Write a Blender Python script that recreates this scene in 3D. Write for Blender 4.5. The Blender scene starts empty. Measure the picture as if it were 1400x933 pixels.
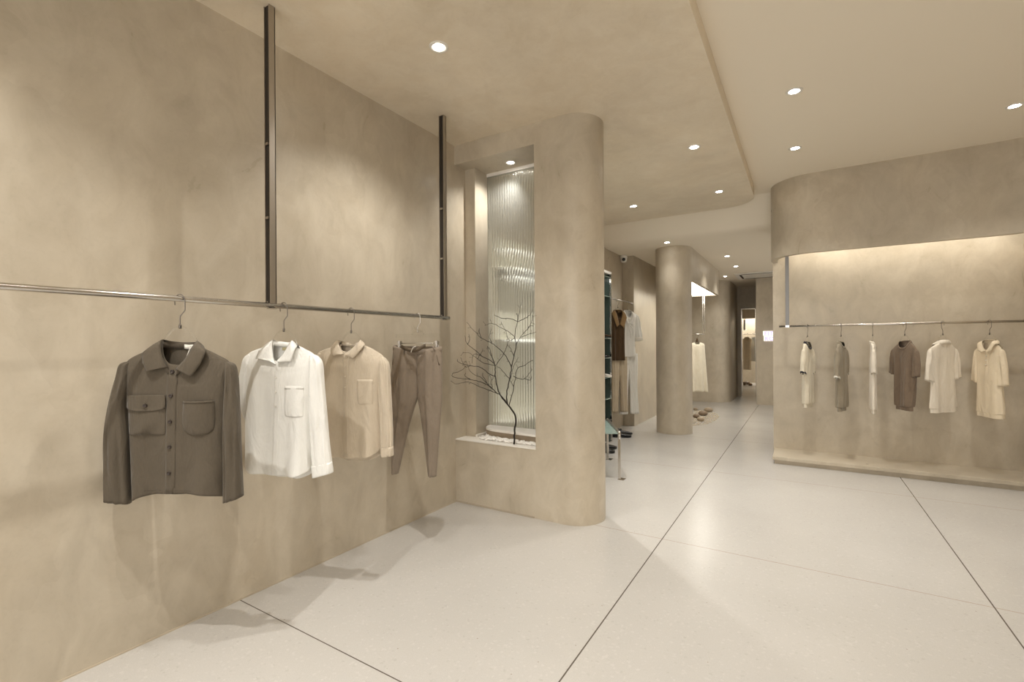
import bpy, bmesh, math, random
from math import sin, cos, pi, radians
from mathutils import Vector, Matrix
from mathutils.bvhtree import BVHTree
scene = bpy.context.scene
EXPO = 0.52
SPOTW = 54.0
FILLW = 52.0
COVEW = 7.0
FLO = (.465, .447, .42)
FHI = (.52, .502, .475)
COL = scene.collection
random.seed(7)

# ------------------------------------------------------------------ camera, world, exposure
EYE = 1.30
cam_data = bpy.data.cameras.new('camera')
cam = bpy.data.objects.new('camera', cam_data); COL.objects.link(cam)
cam_data.sensor_width = 36.0; cam_data.lens = 645.0/1400.0*36.0
cam_data.shift_y = 5.5/1400.0; cam_data.clip_start = .02; cam_data.clip_end = 100
YAW, ROLL = .553, .0060
cam.matrix_world = Matrix.Translation((0, 0, EYE)) @ Matrix.Rotation(YAW, 4, 'Z') @ Matrix.Rotation(pi/2, 4, 'X') @ Matrix.Rotation(-ROLL, 4, 'Z')
scene.camera = cam

world = bpy.data.worlds.new('world'); scene.world = world; world.use_nodes = True
world.node_tree.nodes['Background'].inputs[0].default_value = (1.0, .96, .90, 1)
world.node_tree.nodes['Background'].inputs[1].default_value = .70

def area(name, loc, rot, sx, sy, power, col=(1, .93, .83)):
    l = bpy.data.lights.new(name, 'AREA'); l.shape = 'RECTANGLE'; l.size = sx; l.size_y = sy
    l.energy = power; l.color = col
    o = bpy.data.objects.new(name, l); o.location = loc; o.rotation_euler = rot; COL.objects.link(o); return o
# added soft fill behind the viewer, placed where shopfront daylight would enter
area('viewer_fill', (.1, -3.05, 1.5), (radians(90), 0, 0), 4.6, 2.6, FILLW, (1, .97, .93))

vs = scene.view_settings
vs.view_transform = 'Standard'; vs.look = 'None'; vs.gamma = 1.0; vs.use_curve_mapping = False
vs.exposure = EXPO
scene.cycles.use_denoising = True
scene.cycles.sample_clamp_indirect = 10.0
scene.cycles.max_bounces = 10; scene.cycles.diffuse_bounces = 6; scene.cycles.transmission_bounces = 10
scene.cycles.caustics_reflective = False; scene.cycles.caustics_refractive = False

# ------------------------------------------------------------------ tagging
def tag(o, label=None, cat=None, group=None, kind=None):
    if label: o['label'] = label
    if cat: o['category'] = cat
    if group: o['group'] = group
    if kind: o['kind'] = kind
    return o
def empty(name, loc=(0, 0, 0), rz=0.0):
    o = bpy.data.objects.new(name, None); o.location = loc; o.rotation_euler = (0, 0, rz)
    o.empty_display_size = .05; COL.objects.link(o); return o
def link(name, me, mat, parent=None, smooth=False, kind=None):
    if mat is not None:
        for m in (mat if isinstance(mat, (list, tuple)) else [mat]): me.materials.append(m)
    if smooth:
        for p in me.polygons: p.use_smooth = True
    o = bpy.data.objects.new(name, me); COL.objects.link(o)
    if parent is not None: o.parent = parent
    if kind: o['kind'] = kind
    return o
def copy_tree(o, parent=None):
    c = o.copy(); COL.objects.link(c)
    if parent is not None: c.parent = parent
    for ch in list(o.children): copy_tree(ch, c)
    return c

# ------------------------------------------------------------------ mesh builder
class MB:
    def __init__(s): s.v = []; s.f = []
    def add(s, vs, fs):
        n = len(s.v); s.v += [tuple(v) for v in vs]; s.f += [tuple(i+n for i in f) for f in fs]
    def box(s, x0, x1, y0, y1, z0, z1):
        s.add([(x0,y0,z0),(x1,y0,z0),(x1,y1,z0),(x0,y1,z0),(x0,y0,z1),(x1,y0,z1),(x1,y1,z1),(x0,y1,z1)],
              [(0,3,2,1),(4,5,6,7),(0,1,5,4),(1,2,6,5),(2,3,7,6),(3,0,4,7)])
        return s
    def prism(s, poly, z0, z1):
        n = len(poly)
        s.add([(x,y,z0) for x,y in poly]+[(x,y,z1) for x,y in poly],
              [tuple(range(n))[::-1], tuple(range(n,2*n))]+[(i,(i+1)%n,(i+1)%n+n,i+n) for i in range(n)])
        return s
    def loft(s, rings, closed=True, cap0=False, cap1=False):
        m = len(rings[0]); n0 = len(s.v)
        for r in rings: s.v += [tuple(p) for p in r]
        for k in range(len(rings)-1):
            for i in range(m if closed else m-1):
                a = n0+k*m+i; b = n0+k*m+(i+1)%m
                s.f.append((a, b, b+m, a+m))
        if cap0: s.f.append(tuple(n0+i for i in range(m))[::-1])
        if cap1: s.f.append(tuple(n0+(len(rings)-1)*m+i for i in range(m)))
        return s
    def tube(s, pts, r, seg=10, flat=1.0, cap=True):
        pts = [Vector(p) for p in pts]
        rs = r if isinstance(r, (list, tuple)) else [r]*len(pts)
        rings = []; up = None
        for i, p in enumerate(pts):
            d = (pts[min(i+1, len(pts)-1)]-pts[max(i-1, 0)]).normalized()
            if up is None:
                up = Vector((0,0,1)) if abs(d.z) < .9 else Vector((0,1,0))
            a = d.cross(up).normalized(); up = a.cross(d).normalized()
            rings.append([p+(a*cos(2*pi*k/seg)+up*sin(2*pi*k/seg)*flat)*rs[i] for k in range(seg)])
        s.loft(rings, True, cap, cap); return s
    def lathe(s, prof, c=(0,0,0), seg=24, cap=True):
        rings = [[(c[0]+r*cos(2*pi*k/seg), c[1]+r*sin(2*pi*k/seg), c[2]+z) for k in range(seg)] for r, z in prof]
        s.loft(rings, True, cap, cap); return s
    def mesh(s, name):
        me = bpy.data.meshes.new(name); me.from_pydata(s.v, [], s.f)
        bm = bmesh.new(); bm.from_mesh(me); bmesh.ops.recalc_face_normals(bm, faces=bm.faces); bm.to_mesh(me); bm.free()
        me.update(); return me
    def build(s, name, mat, parent=None, smooth=False, kind=None, bevel=0, solid=0, auto=False):
        o = link(name, s.mesh(name), mat, parent, smooth or auto, kind)
        if solid:
            m = o.modifiers.new('solid', 'SOLIDIFY'); m.thickness = solid; m.offset = 0
        if bevel:
            m = o.modifiers.new('bevel', 'BEVEL'); m.width = bevel; m.segments = 2; m.limit_method = 'ANGLE'; m.angle_limit = radians(40)
        if auto:
            bm = bmesh.new(); bm.from_mesh(o.data)
            for e in bm.edges:
                if len(e.link_faces) == 2 and e.calc_face_angle(0) > radians(35): e.smooth = False
            bm.to_mesh(o.data); bm.free()
        return o
def arc(cx, cy, r, a0, a1, n=16):
    return [(cx+r*cos(radians(a0+(a1-a0)*i/n)), cy+r*sin(radians(a0+(a1-a0)*i/n))) for i in range(n+1)]
def catmull(pts, n=6):
    P = [Vector(p) for p in pts]; out = []
    for i in range(len(P)-1):
        a, b, c, d = P[max(i-1,0)], P[i], P[i+1], P[min(i+2,len(P)-1)]
        for k in range(n):
            t = k/n
            out.append(.5*((2*b)+(c-a)*t+(2*a-5*b+4*c-d)*t*t+(3*b-a-3*c+d)*t**3))
    out.append(P[-1]); return out
def catmull_sharp(pts, n, sharp=()):
    P = [Vector(p) for p in pts]; out = []; L_ = len(P)
    for i in range(L_-1):
        a = P[i] if (i in sharp or i == 0) else P[i-1]; b, c = P[i], P[i+1]; d = P[i+1] if (i+1 in sharp or i+2 >= L_) else P[i+2]
        for k in range(n):
            t = k/n
            out.append(.5*((2*b)+(c-a)*t+(2*a-5*b+4*c-d)*t*t+(3*b-a-3*c+d)*t**3))
    out.append(P[-1]); return out
def crl(rows, n):
    "catmull-rom through rows of plain numbers"
    out = []
    for i in range(len(rows)-1):
        a, b, c, d = rows[max(i-1,0)], rows[i], rows[i+1], rows[min(i+2,len(rows)-1)]
        for k in range(n):
            t = k/n
            out.append([.5*(2*q+(r-p)*t+(2*p-5*q+4*r-w)*t*t+(3*q-p-3*r+w)*t**3) for p, q, r, w in zip(a, b, c, d)])
    out.append(list(rows[-1])); return out

# ------------------------------------------------------------------ materials
def new_mat(name):
    m = bpy.data.materials.new(name); m.use_nodes = True
    return m, m.node_tree.nodes, m.node_tree.links, m.node_tree.nodes['Principled BSDF']
def plain(name, col, rough=.5, metal=0.0, spec=.5, **kw):
    m, N, L, b = new_mat(name)
    b.inputs['Base Color'].default_value = (*col, 1); b.inputs['Roughness'].default_value = rough
    b.inputs['Metallic'].default_value = metal; b.inputs['Specular IOR Level'].default_value = spec
    for k, v in kw.items(): b.inputs[k.replace('_', ' ')].default_value = v
    return m
def ramp(N, L, src, stops):
    r = N.new('ShaderNodeValToRGB'); e = r.color_ramp.elements
    e[0].position, e[0].color = stops[0][0], (*stops[0][1], 1)
    e[1].position, e[1].color = stops[-1][0], (*stops[-1][1], 1)
    for p, c in stops[1:-1]:
        q = e.new(p); q.color = (*c, 1)
    L.new(src, r.inputs[0]); return r.outputs[0]
def mix(N, L, kind, fac, a, b):
    m = N.new('ShaderNodeMix'); m.data_type = 'RGBA'; m.blend_type = kind
    if isinstance(fac, (int, float)): m.inputs[0].default_value = fac
    else: L.new(fac, m.inputs[0])
    for sock, v in ((6, a), (7, b)):
        if isinstance(v, tuple): m.inputs[sock].default_value = (*v, 1)
        else: L.new(v, m.inputs[sock])
    return m.outputs[2]
def noise(N, L, vec, scale, detail=4, rough=.55, dist=0.0):
    n = N.new('ShaderNodeTexNoise'); n.inputs['Scale'].default_value = scale; n.inputs['Detail'].default_value = detail
    n.inputs['Roughness'].default_value = rough; n.inputs['Distortion'].default_value = dist
    L.new(vec, n.inputs['Vector']); return n.outputs[0]
def mapping(N, L, vec, scale=(1,1,1), rot=(0,0,0), loc=(0,0,0)):
    m = N.new('ShaderNodeMapping'); m.inputs['Scale'].default_value = scale; m.inputs['Rotation'].default_value = rot
    m.inputs['Location'].default_value = loc
    L.new(vec, m.inputs[0]); return m.outputs[0]
def bump(N, L, b, h, strength, dist=.01):
    n = N.new('ShaderNodeBump'); n.inputs['Strength'].default_value = strength; n.inputs['Distance'].default_value = dist
    L.new(h, n.inputs['Height']); L.new(n.outputs[0], b.inputs['Normal'])
def plaster(name, col, var=.13, rough=(.26, .50)):
    "trowelled micro-cement: cloudy patches, short trowel strokes and a satin sheen"
    m, N, L, b = new_mat(name)
    g = N.new('ShaderNodeNewGeometry').outputs['Position']
    big = noise(N, L, g, 1.1, 5, .6, .6)
    fine = noise(N, L, mapping(N, L, g, (1.1, 1.1, .62), (.5, .6, .2)), 6.0, 7, .64, .8)
    v = N.new('ShaderNodeTexVoronoi'); v.inputs['Scale'].default_value = 2.6; v.inputs['Randomness'].default_value = 1
    if 'Smoothness' in v.inputs: pass
    wob = N.new('ShaderNodeVectorMath'); wob.operation = 'ADD'
    nz = N.new('ShaderNodeTexNoise'); nz.inputs['Scale'].default_value = 3.5; nz.inputs['Detail'].default_value = 3
    L.new(g, nz.inputs['Vector']); sc = N.new('ShaderNodeVectorMath'); sc.operation = 'SCALE'; sc.inputs['Scale'].default_value = .55
    L.new(nz.outputs['Color'], sc.inputs[0]); L.new(mapping(N, L, g, (1, 1, .7), (.4, .6, 0)), wob.inputs[0]); L.new(sc.outputs[0], wob.inputs[1])
    L.new(wob.outputs[0], v.inputs['Vector'])
    sep = N.new('ShaderNodeSeparateColor'); L.new(v.outputs['Color'], sep.inputs[0])
    dk = tuple(c*(1-var) for c in col); lt = tuple(min(1, c*(1+var)) for c in col)
    base = ramp(N, L, big, [(.3, dk), (.7, lt)])
    base = mix(N, L, 'SOFT_LIGHT', .55, base, ramp(N, L, fine, [(.32, (.35,.35,.35)), (.70, (.65,.65,.65))]))
    base = mix(N, L, 'SOFT_LIGHT', .26, base, ramp(N, L, sep.outputs[0], [(.0, (.38,.38,.38)), (1, (.64,.64,.64))]))
    spk = noise(N, L, g, 60, 2, .5)
    base = mix(N, L, 'MULTIPLY', .12, base, ramp(N, L, spk, [(.3, (.75,.75,.75)), (.45, (1,1,1))]))
    L.new(base, b.inputs['Base Color'])
    rr = N.new('ShaderNodeMapRange'); rr.inputs[1].default_value = .3; rr.inputs[2].default_value = .7
    rr.inputs[3].default_value = rough[0]; rr.inputs[4].default_value = rough[1]; L.new(fine, rr.inputs[0]); L.new(rr.outputs[0], b.inputs['Roughness'])
    b.inputs['Specular IOR Level'].default_value = .45
    bump(N, L, b, fine, .10, .01)
    return m
def fabric(name, col, weave=900, rough=.9, sheen=.15, trans=0.0, wr=.35):
    m, N, L, b = new_mat(name)
    g = N.new('ShaderNodeTexCoord').outputs['Object']
    n1 = noise(N, L, mapping(N, L, g, (1,1,.25)), weave*.25, 2, .5)
    n2 = noise(N, L, g, 7, 4, .6, .5)
    base = mix(N, L, 'SOFT_LIGHT', .35, tuple(col), ramp(N, L, n2, [(.3, (.42,.42,.42)), (.7, (.57,.57,.57))]))
    base = mix(N, L, 'SOFT_LIGHT', .25, base, ramp(N, L, n1, [(.3, (.4,.4,.4)), (.7, (.6,.6,.6))]))
    L.new(base, b.inputs['Base Color']); b.inputs['Roughness'].default_value = rough
    b.inputs['Specular IOR Level'].default_value = .2
    b.inputs['Sheen Weight'].default_value = sheen; b.inputs['Sheen Roughness'].default_value = .5
    add = N.new('ShaderNodeMath'); add.operation = 'MULTIPLY_ADD'; add.inputs[1].default_value = .06
    L.new(n1, add.inputs[0]); n3 = noise(N, L, mapping(N, L, g, (1, 1, .38), (0, .2, 0)), 13, 3, .5, 1.0); L.new(n3, add.inputs[2])
    bump(N, L, b, add.outputs[0], wr+.15, .028)
    return m
def emit(name, col, strength):
    m, N, L, b = new_mat(name); e = N.new('ShaderNodeEmission'); e.inputs[0].default_value = (*col, 1); e.inputs[1].default_value = strength
    L.new(e.outputs[0], N['Material Output'].inputs[0]); N.remove(b); return m
M = {}
PL = (.515, .452, .355)
M['plaster'] = plaster('plaster', PL)
M['plaster_slab'] = plaster('plaster_slab', (.75, .665, .53), .09, (.4, .6))
M['paint'] = plain('ceiling_paint', (.88, .81, .69), .6, spec=.3)
M['steel'] = plain('brushed_steel', (.66, .63, .59), .22, 1.0)
M['steel_dark'] = plain('burnished_steel', (.46, .42, .37), .38, 1.0)
M['chrome'] = plain('chrome', (.75, .73, .70), .12, 1.0)
M['hook'] = plain('hook_metal', (.20, .18, .16), .3, 1.0)
M['white_plastic'] = plain('white_plastic', (.8, .78, .74), .4)
M['black_plastic'] = plain('black_plastic', (.01, .01, .01), .2)
M['lamp'] = emit('lamp_lens', (1, .95, .86), 40.0)
M['can'] = plain('lamp_cup', (.75, .72, .66), .35)
M['clear'] = plain('clear_acrylic', (.97, .97, .95), .04, 0, .5, Transmission_Weight=1.0, IOR=1.25)
M['curb_white'] = plain('curb_white', (.85, .82, .76), .5)
M['black_leather'] = plain('black_leather', (.008, .008, .008), .25)
M['tan_shoe'] = plain('tan_shoe', (.55, .46, .34), .5)
M['white_shoe'] = plain('white_shoe', (.75, .72, .66), .5)
M['label'] = fabric('label_cloth', (.45, .40, .24), 600)
M['button_brown'] = plain('button_brown', (.03, .018, .012), .35)
M['button_dark'] = plain('button_hole', (.02, .012, .008), .5)
M['button_pale'] = plain('button_pale', (.62, .55, .44), .35)
M['button_pale2'] = plain('button_milky', (.78, .76, .70), .35)
M['bark'] = plain('bark', (.018, .013, .009), .8)
M['teal'] = plain('shelf_backing', (.06, .085, .075), .12)
M['shelf_glass'] = plain('shelf_glass', (.42, .55, .50), .12, 0, .8, Transmission_Weight=.35)
# terrazzo floor with thin joints
def floor_mat():
    m, N, L, b = new_mat('terrazzo')
    g = N.new('ShaderNodeNewGeometry').outputs['Position']
    v = N.new('ShaderNodeTexVoronoi'); v.inputs['Scale'].default_value = 95; L.new(g, v.inputs['Vector'])
    sep = N.new('ShaderNodeSeparateColor'); L.new(v.outputs['Color'], sep.inputs[0])
    big = noise(N, L, g, .8, 3, .5)
    base = ramp(N, L, big, [(.3, FLO), (.7, FHI)])
    chips = ramp(N, L, sep.outputs[0], [(0, (.34,.34,.33)), (.03, (.5,.5,.5)), (.9, (.52,.52,.52)), (1, (.66,.66,.66))])
    base = mix(N, L, 'SOFT_LIGHT', .5, base, chips)
    fine = noise(N, L, g, 220, 2, .6)
    base = mix(N, L, 'SOFT_LIGHT', .22, base, ramp(N, L, fine, [(.3, (.3,.3,.3)), (.7, (.7,.7,.7))]))
    v2 = N.new('ShaderNodeTexVoronoi'); v2.inputs['Scale'].default_value = 17; L.new(g, v2.inputs['Vector'])
    s2 = N.new('ShaderNodeSeparateColor'); L.new(v2.outputs['Color'], s2.inputs[0])
    def mth(op, a, bb=None):
        n = N.new('ShaderNodeMath'); n.operation = op
        for i, q in enumerate((a, bb)):
            if q is None: continue
            if isinstance(q, (int, float)): n.inputs[i].default_value = q
            else: L.new(q, n.inputs[i])
        return n.outputs[0]
    dot = mth('MULTIPLY', mth('LESS_THAN', v2.outputs['Distance'], .055), mth('GREATER_THAN', s2.outputs[1], .72))
    base = mix(N, L, 'MULTIPLY', mth('MULTIPLY', dot, .55), base, (.42, .33, .22))
    xyz = N.new('ShaderNodeSeparateXYZ'); L.new(g, xyz.inputs[0])
    line = None; faint = None
    for x in (-.807, .790):
        d = mth('LESS_THAN', mth('ABSOLUTE', mth('SUBTRACT', xyz.outputs[0], x)), .0032)
        line = d if line is None else mth('MAXIMUM', line, d)
    for y in (1.322, -.55):
        line = mth('MAXIMUM', line, mth('LESS_THAN', mth('ABSOLUTE', mth('SUBTRACT', xyz.outputs[1], y)), .0026))
    for y in (3.20, 5.155, 6.95, 8.8):
        d = mth('LESS_THAN', mth('ABSOLUTE', mth('SUBTRACT', xyz.outputs[1], y)), .0036)
        faint = d if faint is None else mth('MAXIMUM', faint, d)
    base = mix(N, L, 'MIX', mth('MULTIPLY', faint, .55), base, (.30, .22, .15))
    base = mix(N, L, 'MIX', mth('MULTIPLY', line, .9), base, (.06, .045, .03))
    L.new(base, b.inputs['Base Color'])
    rn = N.new('ShaderNodeMapRange'); rn.inputs[3].default_value = .20; rn.inputs[4].default_value = .30; L.new(big, rn.inputs[0]); L.new(rn.outputs[0], b.inputs['Roughness'])
    b.inputs['Specular IOR Level'].default_value = .5
    bump(N, L, b, mth('SUBTRACT', 1.0, mth('MAXIMUM', line, faint)), .2, .002)
    return m
M['floor'] = floor_mat()
# ------------------------------------------------------------------ the setting
ZC, ZS, ZL = 3.07, 2.96, 2.71          # upper ceiling, lowered slab, low ceiling further in
XW = -2.465                            # display wall plane
def st(name, mb, mat, **kw):
    o = mb.build(name, mat, None, **kw); o['kind'] = 'structure'; return o
st('floor', MB().box(-2.8, 3.0, -3.3, 18.2, -.12, 0), M['floor'])
# upper painted ceiling, sloping down into the low ceiling of the rear aisle
prof = [(-3.3, ZC), (6.30, ZC), (6.34, ZC-.03), (6.50, ZL+.055), (6.56, ZL+.018), (6.66, ZL), (13.2, ZL), (13.2, 3.3), (-3.3, 3.3)]
c = MB(); n = len(prof)
c.add([(-2.8, y, z) for y, z in prof]+[(3.0, y, z) for y, z in prof],
      [tuple(range(n)), tuple(range(n, 2*n))[::-1]]+[(i, i+n, (i+1) % n+n, (i+1) % n) for i in range(n)])
st('ceiling', c, M['paint'], auto=True)
# lowered plaster slab with one rounded corner
R_ = .34
poly = [(XW-.2, -3.1), (-.462, -3.1)]+arc(-.462-R_, 6.29-R_, R_, 0, 90, 20)+[(XW-.2, 6.29)]
st('ceiling', MB().prism(poly, ZS, ZC+.01), M['plaster_slab'], auto=True)
# long display wall
st('wall_left', MB().box(XW-.25, XW, -3.2, 7.39, 0, ZC+.05), M['plaster'])
# stepped wall beyond it
st('wall_left', MB().box(XW-.25, -2.285, 7.39, 11.4, 0, ZC+.05), M['plaster'])
# partition with planting niche and round nose
XN = -1.706; Y0 = 3.093; Y1 = 3.529; RN = (Y1-Y0)/2
p = MB()
p.box(XW-.01, XN, Y0, Y1, 0, .515)
p.box(XW-.01, XN, Y0, Y1, 2.803, ZC)
p.box(XW-.01, -2.36, 3.24, Y1, .515, 2.803)
p.prism([(XN, Y1), (XN, Y0)]+arc(-1.475, Y0+RN, RN, -90, 90, 40), 0, ZC)
st('wall_middle', p, M['plaster'], auto=True)
st('baseboard_middle', MB().box(XW, -1.72, Y0-.006, Y0+.01, 0, .012), plain('old_caulk', (.42, .36, .28), .8))
st('baseboard_left', MB().box(XW-.01, XW+.004, -2.0, 3.09, 0, .007), plain('caulk_line', (.50, .43, .33), .8))
st('trim_1', MB().box(XW, XN, Y0-.004, 3.24, .515, .523).box(-2.36, -2.34, 3.23, 3.42, .515, .545), M['curb_white'])
# fluted glass pane at the back of the niche
pane = MB(); nx = 390; x0, x1 = -2.36, XN
for k in range(1): pass
fr = []
for i in range(nx+1):
    x = x0+(x1-x0)*i/nx
    fr.append((x, 3.425-.0036*abs(sin(pi*(x-x0)/.025))))
poly = fr+[(x1, 3.434), (x0, 3.434)]
pane.prism(poly, .56, 2.80)
M['fluted'] = plain('fluted_glass', (.93, .95, .89), .16, 0, .5, Transmission_Weight=.84, IOR=1.45)
st('window_1', pane, M['fluted'])
st('trim_2', MB().box(-2.36, XN, 3.415, 3.44, 2.775, 2.803), M['curb_white'])
# rounded display wall: soffit drum over a washed recess
YF = 5.81; YB = 6.305; ZD = 2.248; RC = .40; LIP = .065
outer = arc(.09, YF+RC, RC, 180, 270, 20)+[(1.45, YF)]+[(x, y) for x, y in arc(1.45, YF-.95, .95, 90, 0, 20)][1:]
inner = arc(.09, YF+RC, RC-LIP, 180, 270, 20)+[(1.45, YF+LIP)]+arc(1.45, YF-.95, .95+LIP, 90, 0, 20)[1:]
drum = MB()
drum.prism(outer+inner[::-1], ZD, ZC+.01)                       # outer skin
back = [(-.31, YF+RC), (-.31, 6.9), (2.6, 6.9), (2.6, 4.86)]
st('wall_right', drum, M['plaster'], auto=True)
st('wall_right', MB().box(-.300, 2.6, YB, 6.9, 0, ZC), M['plaster'])      # recess wall, full height
st('wall_right', MB().box(-.310, -.245, YF+RC, YB, ZD, ZC), M['plaster'])
st('trim_5', MB().prism(inner+[(2.6, 4.86), (2.6, YB+.01), (-.245, YB+.01)], ZD+.22, ZD+.30), M['plaster'])   # cove ceiling
s_ = [(1.768, YB+.01), (1.768, 5.81-.055)]+[(x, y) for x, y in arc(1.45, YF-.95, .95, 69, 0, 14)]+[(2.6, 4.86), (2.6, YB+.01)]
st('wall_right', MB().prism(s_, 0, ZD), M['plaster'], auto=True)
st('wall_right', MB().box(2.40, 2.6, -3.2, 4.87, 0, ZC+.05), M['plaster'])
# low plinth under the clothes
pl = empty('display_plinth', (0, YF, 0)); tag(pl, 'long low plaster plinth running along the foot of the curved display wall', 'plinth')
MB().box(-.289, 1.768, 0, YB-YF, .045, .080).build('top', M['plaster'], pl, bevel=.002)
MB().box(-.270, 1.768, .030, YB-YF, 0, .045).build('base', M['plaster'], pl)
# wall with the fitting-room sign
st('wall_far', MB().box(-.85, 1.2, 11.28, 13.0, 0, ZL+.05), M['plaster'])
# bulging wall in the rear
cw = [(-2.3, 11.27)]+arc(-1.39-.30, 11.27+.30, .30, -90, 0, 16)+[(-1.39, 13.0), (-2.3, 13.0)]
st('wall_far', MB().prism(cw, 0, ZL+.05), M['plaster'], auto=True)
# end wall with a doorway into the last room
e = MB(); e.box(-1.4, -1.292, 12.9, 13.0, 0, ZL+.05); e.box(-1.292, -.84, 12.9, 13.0, 2.145, ZL+.05); e.box(-.985, -.84, 12.9, 13.0, 0, 2.145)
st('wall_far', e, M['plaster'])
st('trim_3', MB().box(-1.300, -1.280, 12.885, 13.01, 0, 2.16).box(-1.280, -.978, 12.885, 13.01, 2.145, 2.16).box(-.992, -.978, 12.885, 13.01, 0, 2.145), M['chrome'])
b2 = MB(); b2.box(-3.0, 1.0, 17.5, 17.7, 0, 2.8); b2.box(-2.9, -2.7, 13, 17.5, 0, 2.8); b2.box(.4, .6, 13, 17.5, 0, 2.8)
st('wall_back', b2, M['plaster'])
st('ceiling', MB().box(-3.0, 1.0, 13.0, 17.7, 2.5, 2.6), M['paint'])
st('trim_4', MB().box(-2.4, .2, 16.8, 16.86, 2.1, 2.5), M['plaster'])
area('last_room_cove_light', (-1.1, 17.2, 2.48), (0, 0, 0), 2.2, .5, 42, (1, .95, .86))
# round column carrying a dropped soffit
st('column', MB().prism(arc(-1.63, 7.21, .253, 0, 360, 64)[:-1], 0, ZL+.02), M['plaster'], auto=True)
sf = [(-1.875, 7.22), (-1.377, 7.22), (-1.377, 9.86), (-1.95, 9.86), (-1.95, 7.7)]
st('wall_middle', MB().prism(sf, ZD+.055, ZL+.02), M['plaster'])
s2 = MB()
for a, b_, c_, d_ in ((-1.377-.05, -1.377, 7.22, 9.86), (-1.95, -1.90, 7.7, 9.86), (-1.90, -1.427, 9.80, 9.86)): s2.box(a, b_, c_, d_, 2.235, ZD+.055)
st('trim_6', s2, M['plaster'])
lp = MB().box(-1.90, -1.427, 7.45, 9.80, 2.262, 2.298).build('ceiling_lightbox', emit('panel_glow', (1, .95, .84), 5.5))
tag(lp, 'glowing white light panel recessed under the dropped soffit behind the round column', 'light')
# shopfront behind the viewer
f = MB()
f.box(-2.7, 2.6, -3.3, -3.2, 0, .12); f.box(-2.7, 2.6, -3.3, -3.2, 2.9, 3.1)
for x in (-2.465, -1.2, .0, 1.2, 2.34): f.box(x, x+.06, -3.3, -3.2, .12, 2.9)
st('window_2', f, M['steel'])

# ------------------------------------------------------------------ downlights
def downlight(x, y, z, label, power, tilt=(0, 0), size=112, r=.042, blend=1.0, group=None, rad=.018):
    t = empty('downlight', (x, y, z)); tag(t, label, 'light', group)
    MB().lathe([(r*.80, .001), (r*.80, -.004), (r*1.18, -.005), (r*1.28, -.001), (r*1.28, .001)], seg=28, cap=False).build('trim_ring', M['can'], t, smooth=True)
    o = MB().lathe([(r*.8, -.0015), (r*.4, -.004), (.001, -.005)], seg=24).build('lens', M['lamp'], t, smooth=True)
    l = bpy.data.lights.new('spot', 'SPOT'); l.energy = power; l.color = (1, .965, .905); l.spot_size = radians(size); l.spot_blend = blend
    l.shadow_soft_size = rad
    s = bpy.data.objects.new('spot', l); COL.objects.link(s); s.parent = t; s.location = (0, 0, -.03)
    d = Vector((tilt[0], tilt[1], -1)); s.rotation_euler = d.to_track_quat('-Z', 'Y').to_euler()
    return t
W = SPOTW
downlight(-1.714, 2.022, ZS, 'round downlight in the lowered plaster ceiling above the white shirt', W*1.15, (-.14, 0))
downlight(-.773, 4.192, ZS, 'round downlight in the lowered plaster ceiling beyond the round-nosed partition', W*.8)
downlight(-.772, 5.564, ZS, 'round downlight near the rounded corner of the lowered ceiling', W*.6)
downlight(-1.726, 5.592, ZS, 'round downlight in the lowered ceiling close behind the partition nose', W*.6)
downlight(-2.04, 3.30, 2.803, 'small downlight in the top of the planting niche', W*.32, (-.45, .05), 110, .036)
downlight(-.045, 3.86, ZC, 'recessed downlight in the painted ceiling, closest to the slab edge and the viewer', W*.8)
downlight(-.053, 4.99, ZC, 'recessed downlight in the painted ceiling just in front of the rounded soffit drum', W*.8, rad=.06)
downlight(1.357, 4.99, ZC, 'recessed downlight in the painted ceiling above the cream polo shirt', W*.8, rad=.06)
downlight(-1.60, 6.70, ZL, 'small downlight in the low ceiling right in front of the round column', W*.14)
downlight(-1.032, 8.27, ZL, 'small downlight in the low aisle ceiling beside the dropped soffit, nearest the viewer', W*.5)
downlight(-1.034, 9.45, ZL, 'small downlight in the low aisle ceiling by the soffit end', W*.45)
downlight(-1.38, 10.74, ZL, 'small downlight in the low ceiling in front of the bulging rear wall', W*.35)
# further ceiling spots of the same rows, out of the frame, that throw the garment shadows
for (x, y, z, w) in ((-1.714, .12, ZS, W*1.8), (-1.714, -1.54, ZS, W*.15), (-.773, 1.45, ZS, W*.7), (-.773, .08, ZS, W*.9), (-.773, -1.5, ZS, W*.8),
                         (-.045, 2.4, ZC, W*.8), (1.357, 3.4, ZC, W*.8), (.6, 1.2, ZC, W*.3), (.9, -.6, ZC, W*.5)):
    downlight(x, y, z, 'round ceiling downlight of the same row, outside the picture', w, group='downlights above and behind the viewer')
# cove light of the display wall
strip = MB().box(-.10, 1.74, YF+.10, YF+.13, ZD+.18, ZD+.2).build('light_strip', emit('strip_glow', (1, .93, .82), 4.0))
tag(strip, 'linear light strip hidden in the cove above the short-sleeved tops', 'light strip')
area('cove_light', (.78, YF+.30, ZD+.21), (radians(14), 0, 0), 1.9, .22, COVEW, (1, .94, .83))

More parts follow.
